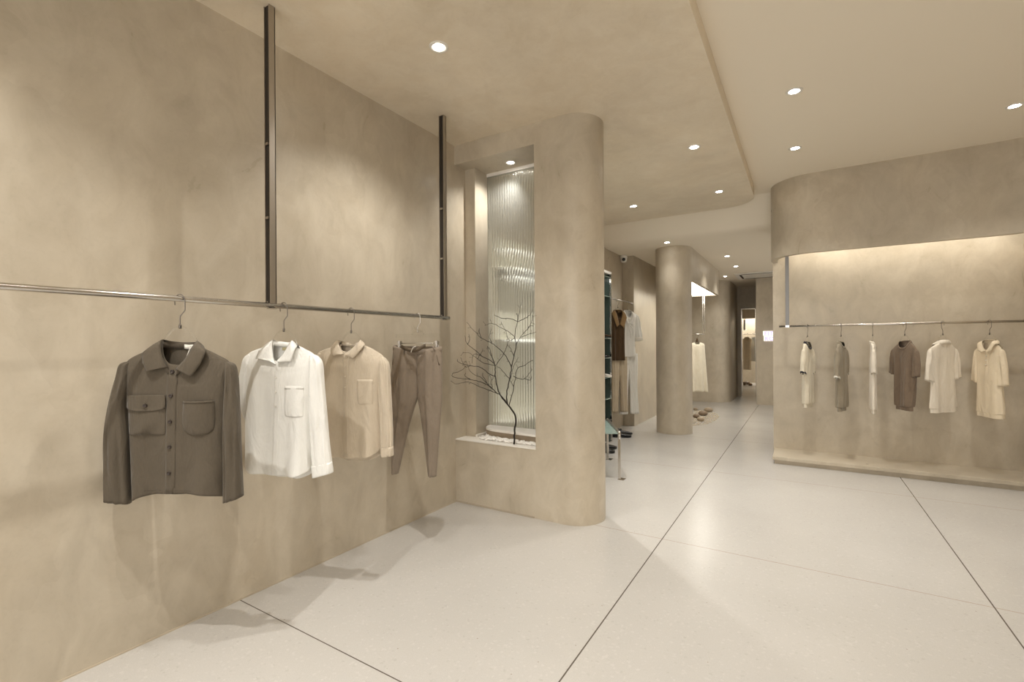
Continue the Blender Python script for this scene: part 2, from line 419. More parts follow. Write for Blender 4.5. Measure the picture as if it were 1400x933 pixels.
# ------------------------------------------------------------------ ceiling fittings
ac = empty('ceiling_air_unit', (-.73, 10.88, ZL)); tag(ac, 'white square air-conditioning cassette set in the low rear ceiling', 'air conditioner')
MB().box(-.45, .45, -.45, .45, -.02, .0).build('panel', M['white_plastic'], ac, bevel=.006)
MB().box(-.27, .27, -.27, .27, -.026, -.02).build('grille', M['can'], ac)
for a, b_, c_, d_ in ((-.32, .32, -.37, -.33), (-.32, .32, .33, .37), (-.37, -.33, -.3, .3), (.33, .37, -.3, .3)):
    MB().box(a, b_, c_, d_, -.024, -.0195).build('vent', M['black_plastic'], ac)
sc_ = empty('security_camera', (-2.415, 7.30, ZL)); tag(sc_, 'white turret security camera at the ceiling corner above the outfits', 'camera')
MB().lathe([(.052, 0), (.056, -.02), (.056, -.045), (.05, -.05)], seg=28).build('mount', M['white_plastic'], sc_, smooth=True)
hd = MB(); hd.lathe([(.001, -.055), (.03, -.048), (.048, -.028), (.052, 0), (.048, .028), (.03, .048), (.001, .055)], seg=28)
h = hd.build('head', M['white_plastic'], sc_, smooth=True); h.location = (0, 0, -.062)
ln = MB().lathe([(.026, 0), (.026, .012), (.02, .018), (.001, .02)], seg=24).build('lens', M['black_plastic'], sc_, smooth=True)
dv = Vector((.30, -.92, -.18)).normalized(); ln.location = Vector((0, 0, -.062))+dv*.043; ln.rotation_euler = dv.to_track_quat('Z', 'Y').to_euler()

# ------------------------------------------------------------------ lit sign
sg = empty('fitting_room_sign', (-.70, 11.25, 1.36)); tag(sg, 'small glowing white letter sign on the wall at the end of the aisle', 'sign')
for i, (txt, z) in enumerate((('FITTING', .112), ('ROOM', .0))):
    cu = bpy.data.curves.new('letters', 'FONT'); cu.body = txt; cu.size = .118; cu.extrude = .012; cu.space_character = 1.12
    cu.offset = .004
    tmp = bpy.data.objects.new('tmp', cu); COL.objects.link(tmp)
    dg = bpy.context.evaluated_depsgraph_get(); me = bpy.data.meshes.new_from_object(tmp.evaluated_get(dg)); bpy.data.objects.remove(tmp)
    o = link('letters', me, emit('sign_glow', (.66, .56, .80), .9), sg); o.rotation_euler = (pi/2, 0, 0); o.location = (.004+.004*i, 0, z)
MB().box(-.022, .62, .014, .028, .104, .204).box(-.008, .47, .014, .028, -.008, .100).build('backing', emit('sign_halo', (1, .94, .80), 1.0), sg, bevel=.02)
# ------------------------------------------------------------------ garments
RAIL_Z = 1.5
M['olive'] = fabric('olive_twill', (.098, .080, .058), 1000, .85, .12)
M['olive_in'] = fabric('olive_lining', (.075, .06, .043), 900, .9)
M['white_cot'] = fabric('white_cotton', (.84, .835, .80), 1000, .85, .1)
M['beige_cot'] = fabric('beige_cotton', (.60, .52, .41), 1000, .75, .25)
M['taupe'] = fabric('taupe_wool', (.27, .22, .17), 1000, .85, .2)
M['belt'] = fabric('dark_belt', (.12, .09, .06), 1000, .7)
M['cream_knit'] = fabric('cream_knit', (.74, .68, .55), 700, .9, .2, wr=.5)
M['khaki_knit'] = fabric('khaki_knit', (.30, .26, .195), 700, .9, .2, wr=.5)
M['brown_knit'] = fabric('brown_knit', (.20, .15, .108), 700, .9, .2, wr=.5)
M['ivory_polo'] = fabric('ivory_jersey', (.78, .72, .62), 800, .85, .2)
M['cream_polo'] = fabric('cream_jersey', (.76, .66, .50), 800, .85, .2)
M['navy_trim'] = fabric('navy_trim', (.02, .02, .03), 800)
M['white_trim'] = fabric('white_trim', (.78, .75, .68), 800)
M['brown_dark'] = fabric('dark_brown_cloth', (.07, .042, .02), 800)
M['brown_mid'] = fabric('tan_brown_cloth', (.28, .18, .085), 800)
M['sand'] = fabric('sand_cloth', (.50, .42, .31), 800)

def gmesh(rings, close_first=False, close_last=False):
    mb = MB(); mb.loft(rings, True, close_first, close_last); return mb
def torso(keys, n=7, seg=112, q=1.6, e=.62, folds=(), amp=None, front=-1):
    """keys: rows (uL,wL, uR,wR, wFront, wBack, halfdepth, foldamp). Returns MB of a hollow body, front towards -Y."""
    rows = crl(keys, n); rings = []
    for (uL, wL, uR, wR, wf, wb, d, fa) in rows:
        ring = []
        cx, hx = (uL+uR)/2, (uR-uL)/2
        for k in range(seg):
            a = 2*pi*k/seg; c, s = cos(a), sin(a)
            x = cx+hx*math.copysign(abs(c)**e, c)
            t = (x-uL)/max(1e-6, uR-uL); side = wL+(wR-wL)*t; mid = (wL+wR)/2
            z = side+((wf if s > 0 else wb)-mid)*abs(s)**q
            y = -d*math.copysign(abs(s)**.8, s)
            if fa and folds:
                g = sum(A*sin(kk*x+ph+mm*z+(1.3 if s < 0 else 0)) for A, kk, ph, mm in folds)
                y += -fa*g*abs(s)**.7
                x += fa*.25*g*abs(c)
            ring.append((x, y, z))
        rings.append(ring)
    return gmesh(rings)
def sleeve(pts, n=6, seg=40, folds=(), fa=0.0, e=.75, tilt_end=None):
    """pts rows (u, w, halfwidth, halfdepth, y)"""
    rows = crl(pts, n); rings = []
    for i, (u, w, hw, hd, y0) in enumerate(rows):
        a, b = rows[max(i-1, 0)], rows[min(i+1, len(rows)-1)]
        d = Vector((b[0]-a[0], 0, b[1]-a[1])).normalized(); nrm = Vector((-d.z, 0, d.x))
        if nrm.x < 0: nrm = -nrm
        t = i/(len(rows)-1); ring = []
        for k in range(seg):
            an = 2*pi*k/seg; c, s = cos(an), sin(an)
            g = sum(A*sin(kk*c+ph+mm*w) for A, kk, ph, mm in folds)*fa*t
            q = nrm*(hw*math.copysign(abs(c)**e, c))
            ring.append((u+q.x, y0-hd*math.copysign(abs(s)**.85, s)-g*abs(s), w+q.z))
        rings.append(ring)
    return gmesh(rings, close_first=True)
def sleeve2(rows, n=6, seg=44, folds=(), fa=0.0, e=.62):
    """rows (uOuter, wOuter, uInner, wInner, halfdepth, y): a flat-hanging sleeve given by its two edges"""
    R = crl(rows, n); rings = []
    for i, (u0, w0, u1, w1, hd, y0) in enumerate(R):
        t = i/(len(R)-1); ring = []
        for k in range(seg):
            an = 2*pi*k/seg; c, s = cos(an), sin(an); q = math.copysign(abs(c)**e, c); m_ = (1-q)/2
            u = u0+(u1-u0)*m_; w = w0+(w1-w0)*m_
            g = sum(A*sin(kk*q+ph+mm*w) for A, kk, ph, mm in folds)*fa*min(1, t*1.6)
            ring.append((u, y0-hd*math.copysign(abs(s)**.8, s)-g*abs(s), w))
        rings.append(ring)
    return gmesh(rings, close_first=True)
def cuffring(rows, **k):
    c_ = sleeve2(rows, 3, **k); c_.f = [q for q in c_.f if len(q) == 4]; return c_
class Skin:
    "finds the front of a body so that pockets, plackets and buttons lie on it"
    def __init__(s, mb, side=-1): s.t = BVHTree.FromPolygons([Vector(v) for v in mb.v], mb.f); s.side = side
    def y(s, u, w, default=-.05):
        h = s.t.ray_cast(Vector((u, s.side*1.0, w)), Vector((0, -s.side, 0)))
        return h[0].y if h[0] is not None else default
def patch(skin, poly_rows, off, thick, nx=10, puff=None):
    """poly_rows: rows (w, u0, u1) top to bottom; a thin raised cloth patch following the body"""
    rows = crl(poly_rows, 4) if len(poly_rows) > 2 else poly_rows
    g = []
    for j, (w, u0, u1) in enumerate(rows):
        r = []
        for i in range(nx+1):
            u = u0+(u1-u0)*i/nx
            o = off+(puff(i/nx, j/(len(rows)-1)) if puff else 0)
            r.append((u, w, skin.y(u, w)+skin.side*o))
        g.append(r)
    mb = MB(); m = nx+1; nr = len(g); s = skin.side
    fv = [(u, y, w) for r in g for u, w, y in r]; bv = [(u, y-s*thick, w) for u, y, w in fv]
    mb.v = fv+bv; N_ = len(fv)
    for j in range(nr-1):
        for i in range(nx):
            a = j*m+i; mb.f.append((a, a+1, a+m+1, a+m)); mb.f.append((a+N_, a+m+N_, a+m+1+N_, a+1+N_))
    edge = [i for i in range(m)]+[j*m+nx for j in range(1, nr)]+[(nr-1)*m+i for i in range(nx-1, -1, -1)]+[j*m for j in range(nr-2, 0, -1)]
    for a, b in zip(edge, edge[1:]+edge[:1]): mb.f.append((a, a+N_, b+N_, b))
    return mb
def collar(fold, outer, n=8, rise=.0, solid=.0025):
    "a turned-down collar leaf between its fold line and its free edge"
    F = catmull(fold, n); O = catmull_sharp(outer, n, (1, len(outer)-2)); mb = MB(); rows = []
    for a, b in zip(F, O):
        r = []
        for k in range(7):
            t = k/6; p = a.lerp(b, t); bulge = .007*sin(pi*t)
            dirv = Vector((p.x*.35, p.y-.01, 0)); dirv = dirv.normalized() if dirv.length > 1e-5 else Vector((0, -1, 0))
            r.append(p+dirv*bulge)
        rows.append(r)
    mb.loft(rows, False); return mb
def stand(top, drop, n=8):
    F = catmull(top, n); mb = MB(); mb.loft([[p, p+Vector((p.x*-.04, .003 if p.y < 0 else -.003, -drop*.5)), p+Vector((p.x*-.03, 0, -drop))] for p in F], False); return mb
def button(parent, u, w, skin, mat, r=.006, name='button'):
    y = skin.y(u, w)+skin.side*.0045
    mb = MB(); mb.lathe([(.001, .0022), (r*.62, .0022), (r*.72, .0034), (r*.95, .0030), (r, .001), (r*.9, -.0035)], seg=20)
    o = mb.build(name, mat, parent, smooth=True); o.location = (u, y, w); o.rotation_euler = (pi/2 if skin.side < 0 else -pi/2, 0, 0)
    return o
def hook_pts(s=1, drop=.125):
    # steel hook: stub behind the rail, loop over it, down the far side, dog-leg back to the centre, straight stem
    return [(-s*.019, 0, -.026), (-s*.020, 0, -.012), (-s*.017, 0, .006), (-s*.008, 0, .0165), (s*.003, 0, .018), (s*.013, 0, .011), (s*.0185, 0, -.002),
            (s*.019, 0, -.02), (s*.019, 0, -.045), (s*.016, 0, -.052), (s*.003, 0, -.068), (0, 0, -.076), (0, 0, -.10), (0, 0, -drop)]
def hanger(loc, rz, label, width=.40, s=1, neck=.125, slope=.085, clips=None, mat=None, group=None, name='clothes_hanger'):
    t = empty(name, loc, rz); tag(t, label, 'hanger', group)
    MB().tube(catmull(hook_pts(s, neck), 3), .0022, 8).build('hook', mat or M['hook'], t, smooth=True)
    MB().lathe([(.004, -neck-.006), (.0055, -neck-.004), (.0055, -neck+.010), (.003, -neck+.013)], seg=12).build('collar_ring', mat or M['hook'], t, smooth=True)
    hw = width/2
    if clips is None:
        half = [(.014, -.003), (.030, -.011), (.045, -.028), (.060, -.052), (.076, -.082), (.12, -.116), (hw, -.116-(hw-.12)*.62-.012)]
        pts = [(-u, 0, -neck+w) for u, w in half[::-1]]+[(0, 0, -neck-.001)]+[(u, 0, -neck+w) for u, w in half]
        MB().tube(catmull(pts, 5), .0045, 10, 1.0).build('arms', M['clear'], t, smooth=True)
    else:
        zc = clips
        MB().tube(catmull([(-.045, 0, -neck-.018), (-.03, 0, -neck-.006), (0, 0, -neck-.002), (.03, 0, -neck-.006), (.045, 0, -neck-.018)], 4), .004, 8).build('yoke', M['clear'], t, smooth=True)
        MB().box(-hw-.012, hw+.012, -.0035, .0035, -neck-.040, -neck-.016).build('bar', M['clear'], t, bevel=.002)
        MB().tube([(-hw, -.004, zc+.012), (hw, -.004, zc+.012)], .0022, 8).build('rod', M['steel'], t, smooth=True)
        for sx in (-1, 1):
            q = MB(); q.box(sx*(hw-.012)-.008, sx*(hw-.012)+.008, -.016, -.010, zc-.018, zc+.028); q.box(sx*(hw-.012)-.008, sx*(hw-.012)+.008, .010, .016, zc-.018, zc+.028)
            q.box(sx*(hw-.012)-.006, sx*(hw-.012)+.006, -.011, .011, zc+.010, zc+.016)
            c_ = q.build('clip', M['steel'], t, bevel=.0015)
            MB().box(sx*(hw-.012)+.0085, sx*(hw-.012)+.0125, -.014, .014, zc+.0, zc+.026).build('spring', M['steel_dark'], c_)
    return t

def neck_rows(nL, nR, nf, nb, shL, shR, d0=.045):
    return

# rails ----------------------------------------------------------------
def rail_y():
    t = empty('hanging_rail', (-2.2, 0, RAIL_Z)); tag(t, 'long steel clothes rail hung from the ceiling along the plaster wall with the shirts', 'rail')
    MB().tube([(0, -2.6, 0), (0, 2.69, 0)], .0125, 20).build('bar', M['steel'], t, smooth=True)
    MB().lathe([(.001, 0), (.011, .002), (.0125, .01)], seg=16)
    for y in (-1.2, 1.345, 2.645):
        # open channel post: two flanges and a web
        q = MB(); z0, z1 = .006, ZS-RAIL_Z
        q.box(-.034, .008, y+.012, y+.016, z0, z1); q.box(.004, .008, y-.016, y+.016, z0, z1); q.box(-.034, -.030, y-.016, y+.016, z0, z1)
        p_ = q.build('post', M['steel_dark'], t)
        MB().box(-.030, .004, y-.011, y+.012, z0, z1).build('channel_shade', M['shade_core'], p_)  # dark filler: shade of the open channel put into its colour
        bb = MB(); bb.box(-.022, .012, y-.017, y+.017, -.018, -.0135); bb.box(-.022, -.0135, y-.017, y+.017, -.016, .02)
        bb.build('clamp', M['steel'], p_, bevel=.001)
        for zz in (.42, .78): MB().box(-.03, -.002, y-.019, y-.015, zz, zz+.012).build('spacer', M['steel_dark'], p_)
    return t
M['shade_core'] = plain('painted_shade', (.045, .038, .032), .45, .6)
rail_y()
M['post_grey'] = plain('grey_post', (.20, .195, .19), .35, .7)
def rail_x():
    t = empty('hanging_rail', (0, 6.0, RAIL_Z-.012)); tag(t, 'slim steel clothes rail below the lit cove of the curved wall', 'rail')
    MB().tube([(-.225, 0, 0), (1.75, 0, 0)], .0115, 20).build('bar', M['steel'], t, smooth=True)
    for x in (-.147,):
        q = MB().box(x-.018, x+.018, -.006, .006, .006, ZD+.22-RAIL_Z+.012).build('post', M['post_grey'], t, bevel=.001)
        MB().box(x-.02, x+.02, -.014, .014, -.015, .012).build('clamp', M['steel'], q, bevel=.002)
    return t
rail_x()

def root(name, loc, rz, label, cat, group=None):
    t = empty(name, (loc[0], loc[1], RAIL_Z), rz); tag(t, label, cat, group); return t

# ---- olive overshirt --------------------------------------------------
def jacket():
    th = radians(38); A = (-2.2, .943)
    hanger((A[0], A[1], RAIL_Z), th, 'clear clothes hanger with steel hook holding the olive overshirt', .40, 1, .118)
    t = root('overshirt', A, th, 'dark olive button-up overshirt with two chest pockets hanging on the rail', 'overshirt')
    m = M['olive']; fl = ((1.1, 19, .4, 1.2), (.7, 43, 1.1, -2), (1.0, 11, 2, 3))
    keys = [(-.062,-.182, .064,-.188, -.272,-.182, .030, 0),
            (-.074,-.192, .076,-.200, -.285,-.192, .034, 0),
            (-.140,-.220, .138,-.232, -.320,-.222, .034, .001),
            (-.198,-.254, .190,-.264, -.350,-.27, .034, .0015),
            (-.204,-.30, .194,-.31, -.37,-.34, .036, .003),
            (-.200,-.40, .186,-.41, -.43,-.42, .038, .004),
            (-.192,-.55, .182,-.56, -.56,-.56, .040, .005),
            (-.186,-.70, .180,-.70, -.69,-.70, .043, .007),
            (-.181,-.828, .178,-.824, -.797,-.822, .050, .011)]
    b = torso(keys, 8, folds=fl); sk = Skin(b)
    body = b.build('body', m, t, smooth=True, solid=.002)
    sl = [(-.198,-.258,-.186,-.262,.014,0), (-.224,-.270,-.190,-.285,.026,.0), (-.238,-.320,-.192,-.34,.030,0), (-.262,-.42,-.200,-.43,.032,-.004), (-.280,-.55,-.198,-.56,.032,-.008), (-.284,-.70,-.197,-.71,.030,-.008), (-.285,-.818,-.194,-.840,.028,-.006)]
    sleeve2(sl, folds=((1,3.5,0,7),(.8,7,1,-11),(.5,13,2,4)), fa=.0055).build('sleeve', m, t, smooth=True, solid=.002)
    sr = [(.190,-.264,.178,-.268,.014,0), (.212,-.278,.182,-.292,.026,0), (.222,-.33,.182,-.345,.030,-.002), (.228,-.42,.180,-.43,.032,-.008), (.236,-.55,.178,-.56,.032,-.014), (.242,-.70,.176,-.71,.030,-.016), (.247,-.825,.174,-.848,.028,-.016)]
    sleeve2(sr, folds=((1,3.5,0,7),(.8,7,1,-11),(.5,13,2,4)), fa=.0055).build('sleeve', m, t, smooth=True, solid=.002)
    # collar
    fold = [(-.026,-.040,-.281), (-.046,-.040,-.240), (-.060,-.028,-.192), (-.064,-.010,-.170), (-.048,.022,-.176), (0,.030,-.181), (.050,.022,-.180), (.068,-.008,-.176), (.061,-.028,-.200), (.042,-.040,-.245), (.006,-.042,-.289)]
    out = [(-.098,-.052,-.298), (-.114,-.050,-.262), (-.117,-.042,-.222), (-.098,-.010,-.205), (-.070,.034,-.205), (0,.042,-.207), (.070,.034,-.212), (.098,-.010,-.208), (.118,-.042,-.222), (.102,-.050,-.272), (.069,-.052,-.321)]
    collar(fold, out).build('collar', m, t, smooth=True, solid=.003)
    stand(fold, .030).build('collar_stand', M['olive_in'], t, smooth=True, solid=.002)
    # placket, buttons
    patch(sk, [(-.296,-.030,.010), (-.5,-.034,.006), (-.65,-.037,.003), (-.797,-.040,0)], .0022, .002, 6).build('placket', m, t, smooth=True)
    for w in (-.300, -.398, -.503, -.606, -.712):
        bt = button(t, -.010-.012*(-.3-w)/.4*1.0, w, sk, M['button_brown'], .0078)
    # pockets
    pf = lambda a, c: .010*sin(pi*a)*sin(pi*min(1, c*1.0))+.0045*sin(9*a+7*c)*sin(pi*c)*sin(pi*a)
    patch(sk, [(-.415,-.183,-.036), (-.50,-.186,-.036), (-.545,-.188,-.036), (-.556,-.183,-.041)], .003, .0025, 12, pf).build('pocket', m, t, smooth=True)
    fp = MB(); 
    fl_ = patch(sk, [(-.394,-.187,-.034), (-.42,-.188,-.033), (-.445,-.187,-.034), (-.452,-.172,-.050), (-.458,-.140,-.085)], .009, .003, 12, lambda a, c: .004*c)
    f_ = fl_.build('pocket_flap', m, t, smooth=True)
    button(t, -.110, -.436, Skin(fl_), M['button_brown'], .0078)
    pr = [(-.420,.034,.150), (-.47,.032,.152), (-.52,.034,.151), (-.545,.044,.143), (-.556,.064,.124), (-.558,.085,.10)]
    p2 = patch(sk, pr, .004, .003, 12, lambda a, c: .017*sin(pi*a)*(1-c)*(1 if a > .06 else .3)+.003*sin(pi*a))
    p2.build('pocket', m, t, smooth=True)
    patch(Skin(p2), [(-.421,.036,.149), (-.428,.036,.149)], .002, .002, 10).build('pocket_hem', m, t, smooth=True)
    # seams: yoke stitch, hem stitch
    patch(sk, [(-.783,-.172,.170), (-.786,-.172,.170)], .0010, .001, 24).build('hem_stitch', M['olive_in'], t, smooth=True)
    # neck label and tag cord
    lb = MB(); lb.loft([[(x, .021+.002*sin(140*x), z-.003*sin(60*x)) for x in [.004+.0050*i for i in range(11)]] for z in (-.188, -.197, -.206)], False)
    lb.build('neck_label', M['white_trim'], t, smooth=True, solid=.001)
    MB().tube(catmull([(.030,.018,-.196), (.031,.006,-.215), (.029,-.008,-.24), (.030,-.018,-.266)], 4), .0012, 6).tube(catmull([(.034,.018,-.196), (.037,.004,-.22), (.034,-.010,-.25), (.030,-.018,-.266)], 4), .0012, 6).build('tag_cord', M['white_trim'], t, smooth=True)
jacket()

# ---- white shirt ------------------------------------------------------
def white_shirt():
    th = radians(25); A = (-2.2, 1.403)
    hanger((A[0], A[1], RAIL_Z), th, 'clear clothes hanger with steel hook holding the white shirt beside the post', .36, 1, .122)
    t = root('shirt', A, th, 'crisp white long-sleeved shirt hanging between the olive overshirt and the beige shirt', 'shirt')
    m = M['white_cot']; fl = ((1.2, 26, .2, 1.5), (.9, 49, 1.6, -2), (1.1, 13, 2, 2))
    keys = [(-.052,-.178, .044,-.180, -.275,-.180, .028, 0),
            (-.062,-.187, .054,-.190, -.290,-.188, .032, 0),
            (-.120,-.206, .106,-.213, -.305,-.210, .032, .001),
            (-.190,-.236, .156,-.241, -.325,-.25, .032, .001),
            (-.202,-.285, .164,-.29, -.35,-.33, .033, .003),
            (-.205,-.40, .156,-.40, -.42,-.42, .036, .005),
            (-.206,-.58, .150,-.58, -.58,-.58, .038, .008),
            (-.206,-.72, .147,-.72, -.73,-.73, .042, .010),
            (-.206,-.785, .147,-.790, -.833,-.862, .048, .014)]
    b = torso(keys, 8, q=.9, folds=fl); sk = Skin(b)
    b.build('body', m, t, smooth=True, solid=.0015)
    sl = [(-.192,-.240,-.178,-.243,.012,0), (-.212,-.262,-.180,-.275,.022,.0), (-.228,-.32,-.18,-.33,.024,0), (-.248,-.41,-.19,-.42,.024,.0), (-.238,-.50,-.19,-.51,.022,.006), (-.222,-.60,-.17,-.61,.018,.03), (-.19,-.76,-.13,-.76,.018,.05), (-.17,-.82,-.12,-.82,.018,.055)]
    sleeve2(sl, folds=((1,3.5,0,7),(.8,7,1,-11),(.5,13,2,4)), fa=.003).build('sleeve', m, t, smooth=True, solid=.0015)
    sr = [(.160,-.241,.140,-.246,.012,-.003), (.184,-.256,.142,-.275,.024,-.004), (.204,-.292,.142,-.31,.028,-.008), (.214,-.40,.142,-.41,.028,-.014), (.228,-.53,.146,-.54,.028,-.018), (.243,-.68,.152,-.69,.026,-.02), (.256,-.785,.160,-.805,.024,-.02), (.259,-.815,.160,-.842,.022,-.02)]
    sleeve2(sr, folds=((1,3.5,0,7),(.8,7,1,-11),(.5,13,2,4)), fa=.006).build('sleeve', m, t, smooth=True, solid=.0015)
    cuffring([(.254,-.765,.156,-.785,.0265,-.02), (.260,-.795,.159,-.820,.0265,-.02), (.261,-.817,.160,-.845,.024,-.02)]).build('cuff', m, t, smooth=True, solid=.002)
    fold = [(-.014,-.040,-.290), (-.032,-.038,-.262), (-.048,-.028,-.200), (-.057,-.010,-.168), (-.042,.020,-.174), (0,.028,-.180), (.032,.020,-.178), (.045,-.008,-.172), (.040,-.028,-.196), (.020,-.038,-.236), (-.008,-.042,-.268)]
    out = [(-.045,-.050,-.263), (-.118,-.050,-.259), (-.104,-.042,-.222), (-.086,-.012,-.196), (-.062,.034,-.200), (0,.040,-.204), (.050,.032,-.206), (.076,-.010,-.202), (.080,-.040,-.220), (.066,-.050,-.274), (.004,-.052,-.278)]
    collar(fold, out).build('collar', m, t, smooth=True, solid=.0022)
    stand(fold, .028).build('collar_stand', m, t, smooth=True, solid=.0015)
    patch(sk, [(-.290,-.028,.002), (-.45,-.028,.002), (-.65,-.036,-.006), (-.825,-.045,-.014)], .0022, .0018, 6).build('placket', m, t, smooth=True)
    for w in (-.352, -.422, -.492): button(t, -.018, w, sk, M['button_pale2'], .0045)
    patch(sk, [(-.393,.030,.124), (-.47,.028,.124), (-.525,.028,.124), (-.541,.034,.122)], .003, .002, 8, lambda a, c: .003*sin(pi*a)).build('pocket', m, t, smooth=True)
    patch(sk, [(-.396,.029,.125), (-.409,.029,.125)], .0056, .0012, 8).build('pocket_hem', m, t, smooth=True)
    lb = MB().box(-.022, .018, .018, .020, -.220, -.205).build('neck_label', M['label'], t)
white_shirt()

# ---- beige shirt ------------------------------------------------------
def beige_shirt():
    th = radians(22); A = (-2.2, 1.814)
    hanger((A[0], A[1], RAIL_Z), th, 'clear clothes hanger with steel hook holding the beige shirt', .38, 1, .122)
    t = root('shirt', A, th, 'beige long-sleeved shirt with an open collar hanging next to the trousers', 'shirt')
    m = M['beige_cot']; fl = ((1.2, 24, 1.2, 1.5), (1, 47, .6, -2), (1.2, 12, 0, 2))
    keys = [(-.060,-.178, .052,-.178, -.232,-.180, .028, 0),
            (-.070,-.188, .062,-.190, -.250,-.188, .032, 0),
            (-.135,-.210, .130,-.220, -.29,-.212, .032, .001),
            (-.205,-.238, .192,-.258, -.32,-.26, .032, .001),
            (-.210,-.29, .198,-.305, -.36,-.33, .033, .004),
            (-.205,-.40, .178,-.40, -.42,-.42, .036, .006),
            (-.200,-.58, .182,-.57, -.58,-.58, .038, .009),
            (-.198,-.70, .186,-.68, -.73,-.73, .042, .011),
            (-.196,-.775, .189,-.755, -.838,-.866, .048, .014)]
    b = torso(keys, 8, q=.9, folds=fl); sk = Skin(b)
    b.build('body', m, t, smooth=True, solid=.0015)
    sl = [(-.200,-.240,-.186,-.243,.012,0), (-.220,-.262,-.19,-.275,.022,.0), (-.226,-.32,-.185,-.33,.024,0), (-.232,-.45,-.18,-.46,.024,.0), (-.228,-.62,-.17,-.63,.022,.006), (-.225,-.82,-.15,-.82,.018,.01)]
    sleeve2(sl, folds=((1,3.5,0,7),(.8,7,1,-11),(.5,13,2,4)), fa=.003).build('sleeve', m, t, smooth=True, solid=.0015)
    sr = [(.195,-.262,.178,-.266,.012,-.002), (.214,-.278,.174,-.29,.022,-.004), (.232,-.315,.168,-.325,.026,-.006), (.240,-.42,.170,-.43,.026,-.010), (.248,-.56,.180,-.565,.026,-.014), (.253,-.70,.186,-.71,.024,-.016), (.253,-.812,.188,-.822,.022,-.016)]
    sleeve2(sr, folds=((1,6,0,9),(.9,11,1,-11),(.5,17,2,4)), fa=.0055).build('sleeve', m, t, smooth=True, solid=.0015)
    cf = cuffring([(.2545,-.765,.186,-.77,.026,-.016), (.256,-.80,.187,-.806,.0265,-.016), (.2555,-.815,.188,-.825,.024,-.016)])
    c_ = cf.build('cuff', m, t, smooth=True, solid=.002)
    for w in (-.785, -.805): button(t, .236, w, Skin(cf), M['button_pale'], .004)
    fold = [(-.026,-.038,-.246), (-.046,-.036,-.218), (-.064,-.026,-.184), (-.075,-.008,-.166), (-.052,.022,-.176), (0,.030,-.182), (.044,.020,-.176), (.059,-.006,-.166), (.052,-.026,-.184), (.020,-.038,-.218), (-.016,-.042,-.244)]
    out = [(-.040,-.048,-.246), (-.088,-.048,-.256), (-.104,-.040,-.220), (-.100,-.012,-.194), (-.072,.034,-.198), (0,.042,-.202), (.060,.032,-.198), (.086,-.010,-.196), (.088,-.040,-.212), (.038,-.050,-.271), (-.004,-.050,-.252)]
    collar(fold, out).build('collar', m, t, smooth=True, solid=.0022)
    stand(fold, .028).build('collar_stand', m, t, smooth=True, solid=.0015)
    patch(sk, [(-.250,-.034,.0), (-.45,-.034,-.001), (-.65,-.035,-.001), (-.828,-.036,-.002)], .003, .002, 6).build('placket', m, t, smooth=True)
    for w in (-.262, -.312, -.372, -.432): button(t, -.018, w, sk, M['button_pale'], .0048)
    patch(sk, [(-.388,.054,.146), (-.46,.054,.147), (-.51,.055,.147), (-.527,.062,.144)], .003, .002, 8, lambda a, c: .004*sin(pi*a)*(1-c)+.002*sin(7*a+6*c)).build('pocket', m, t, smooth=True)
    lb = MB().box(-.012, .026, .018, .020, -.226, -.207).build('neck_label', M['label'], t)
beige_shirt()

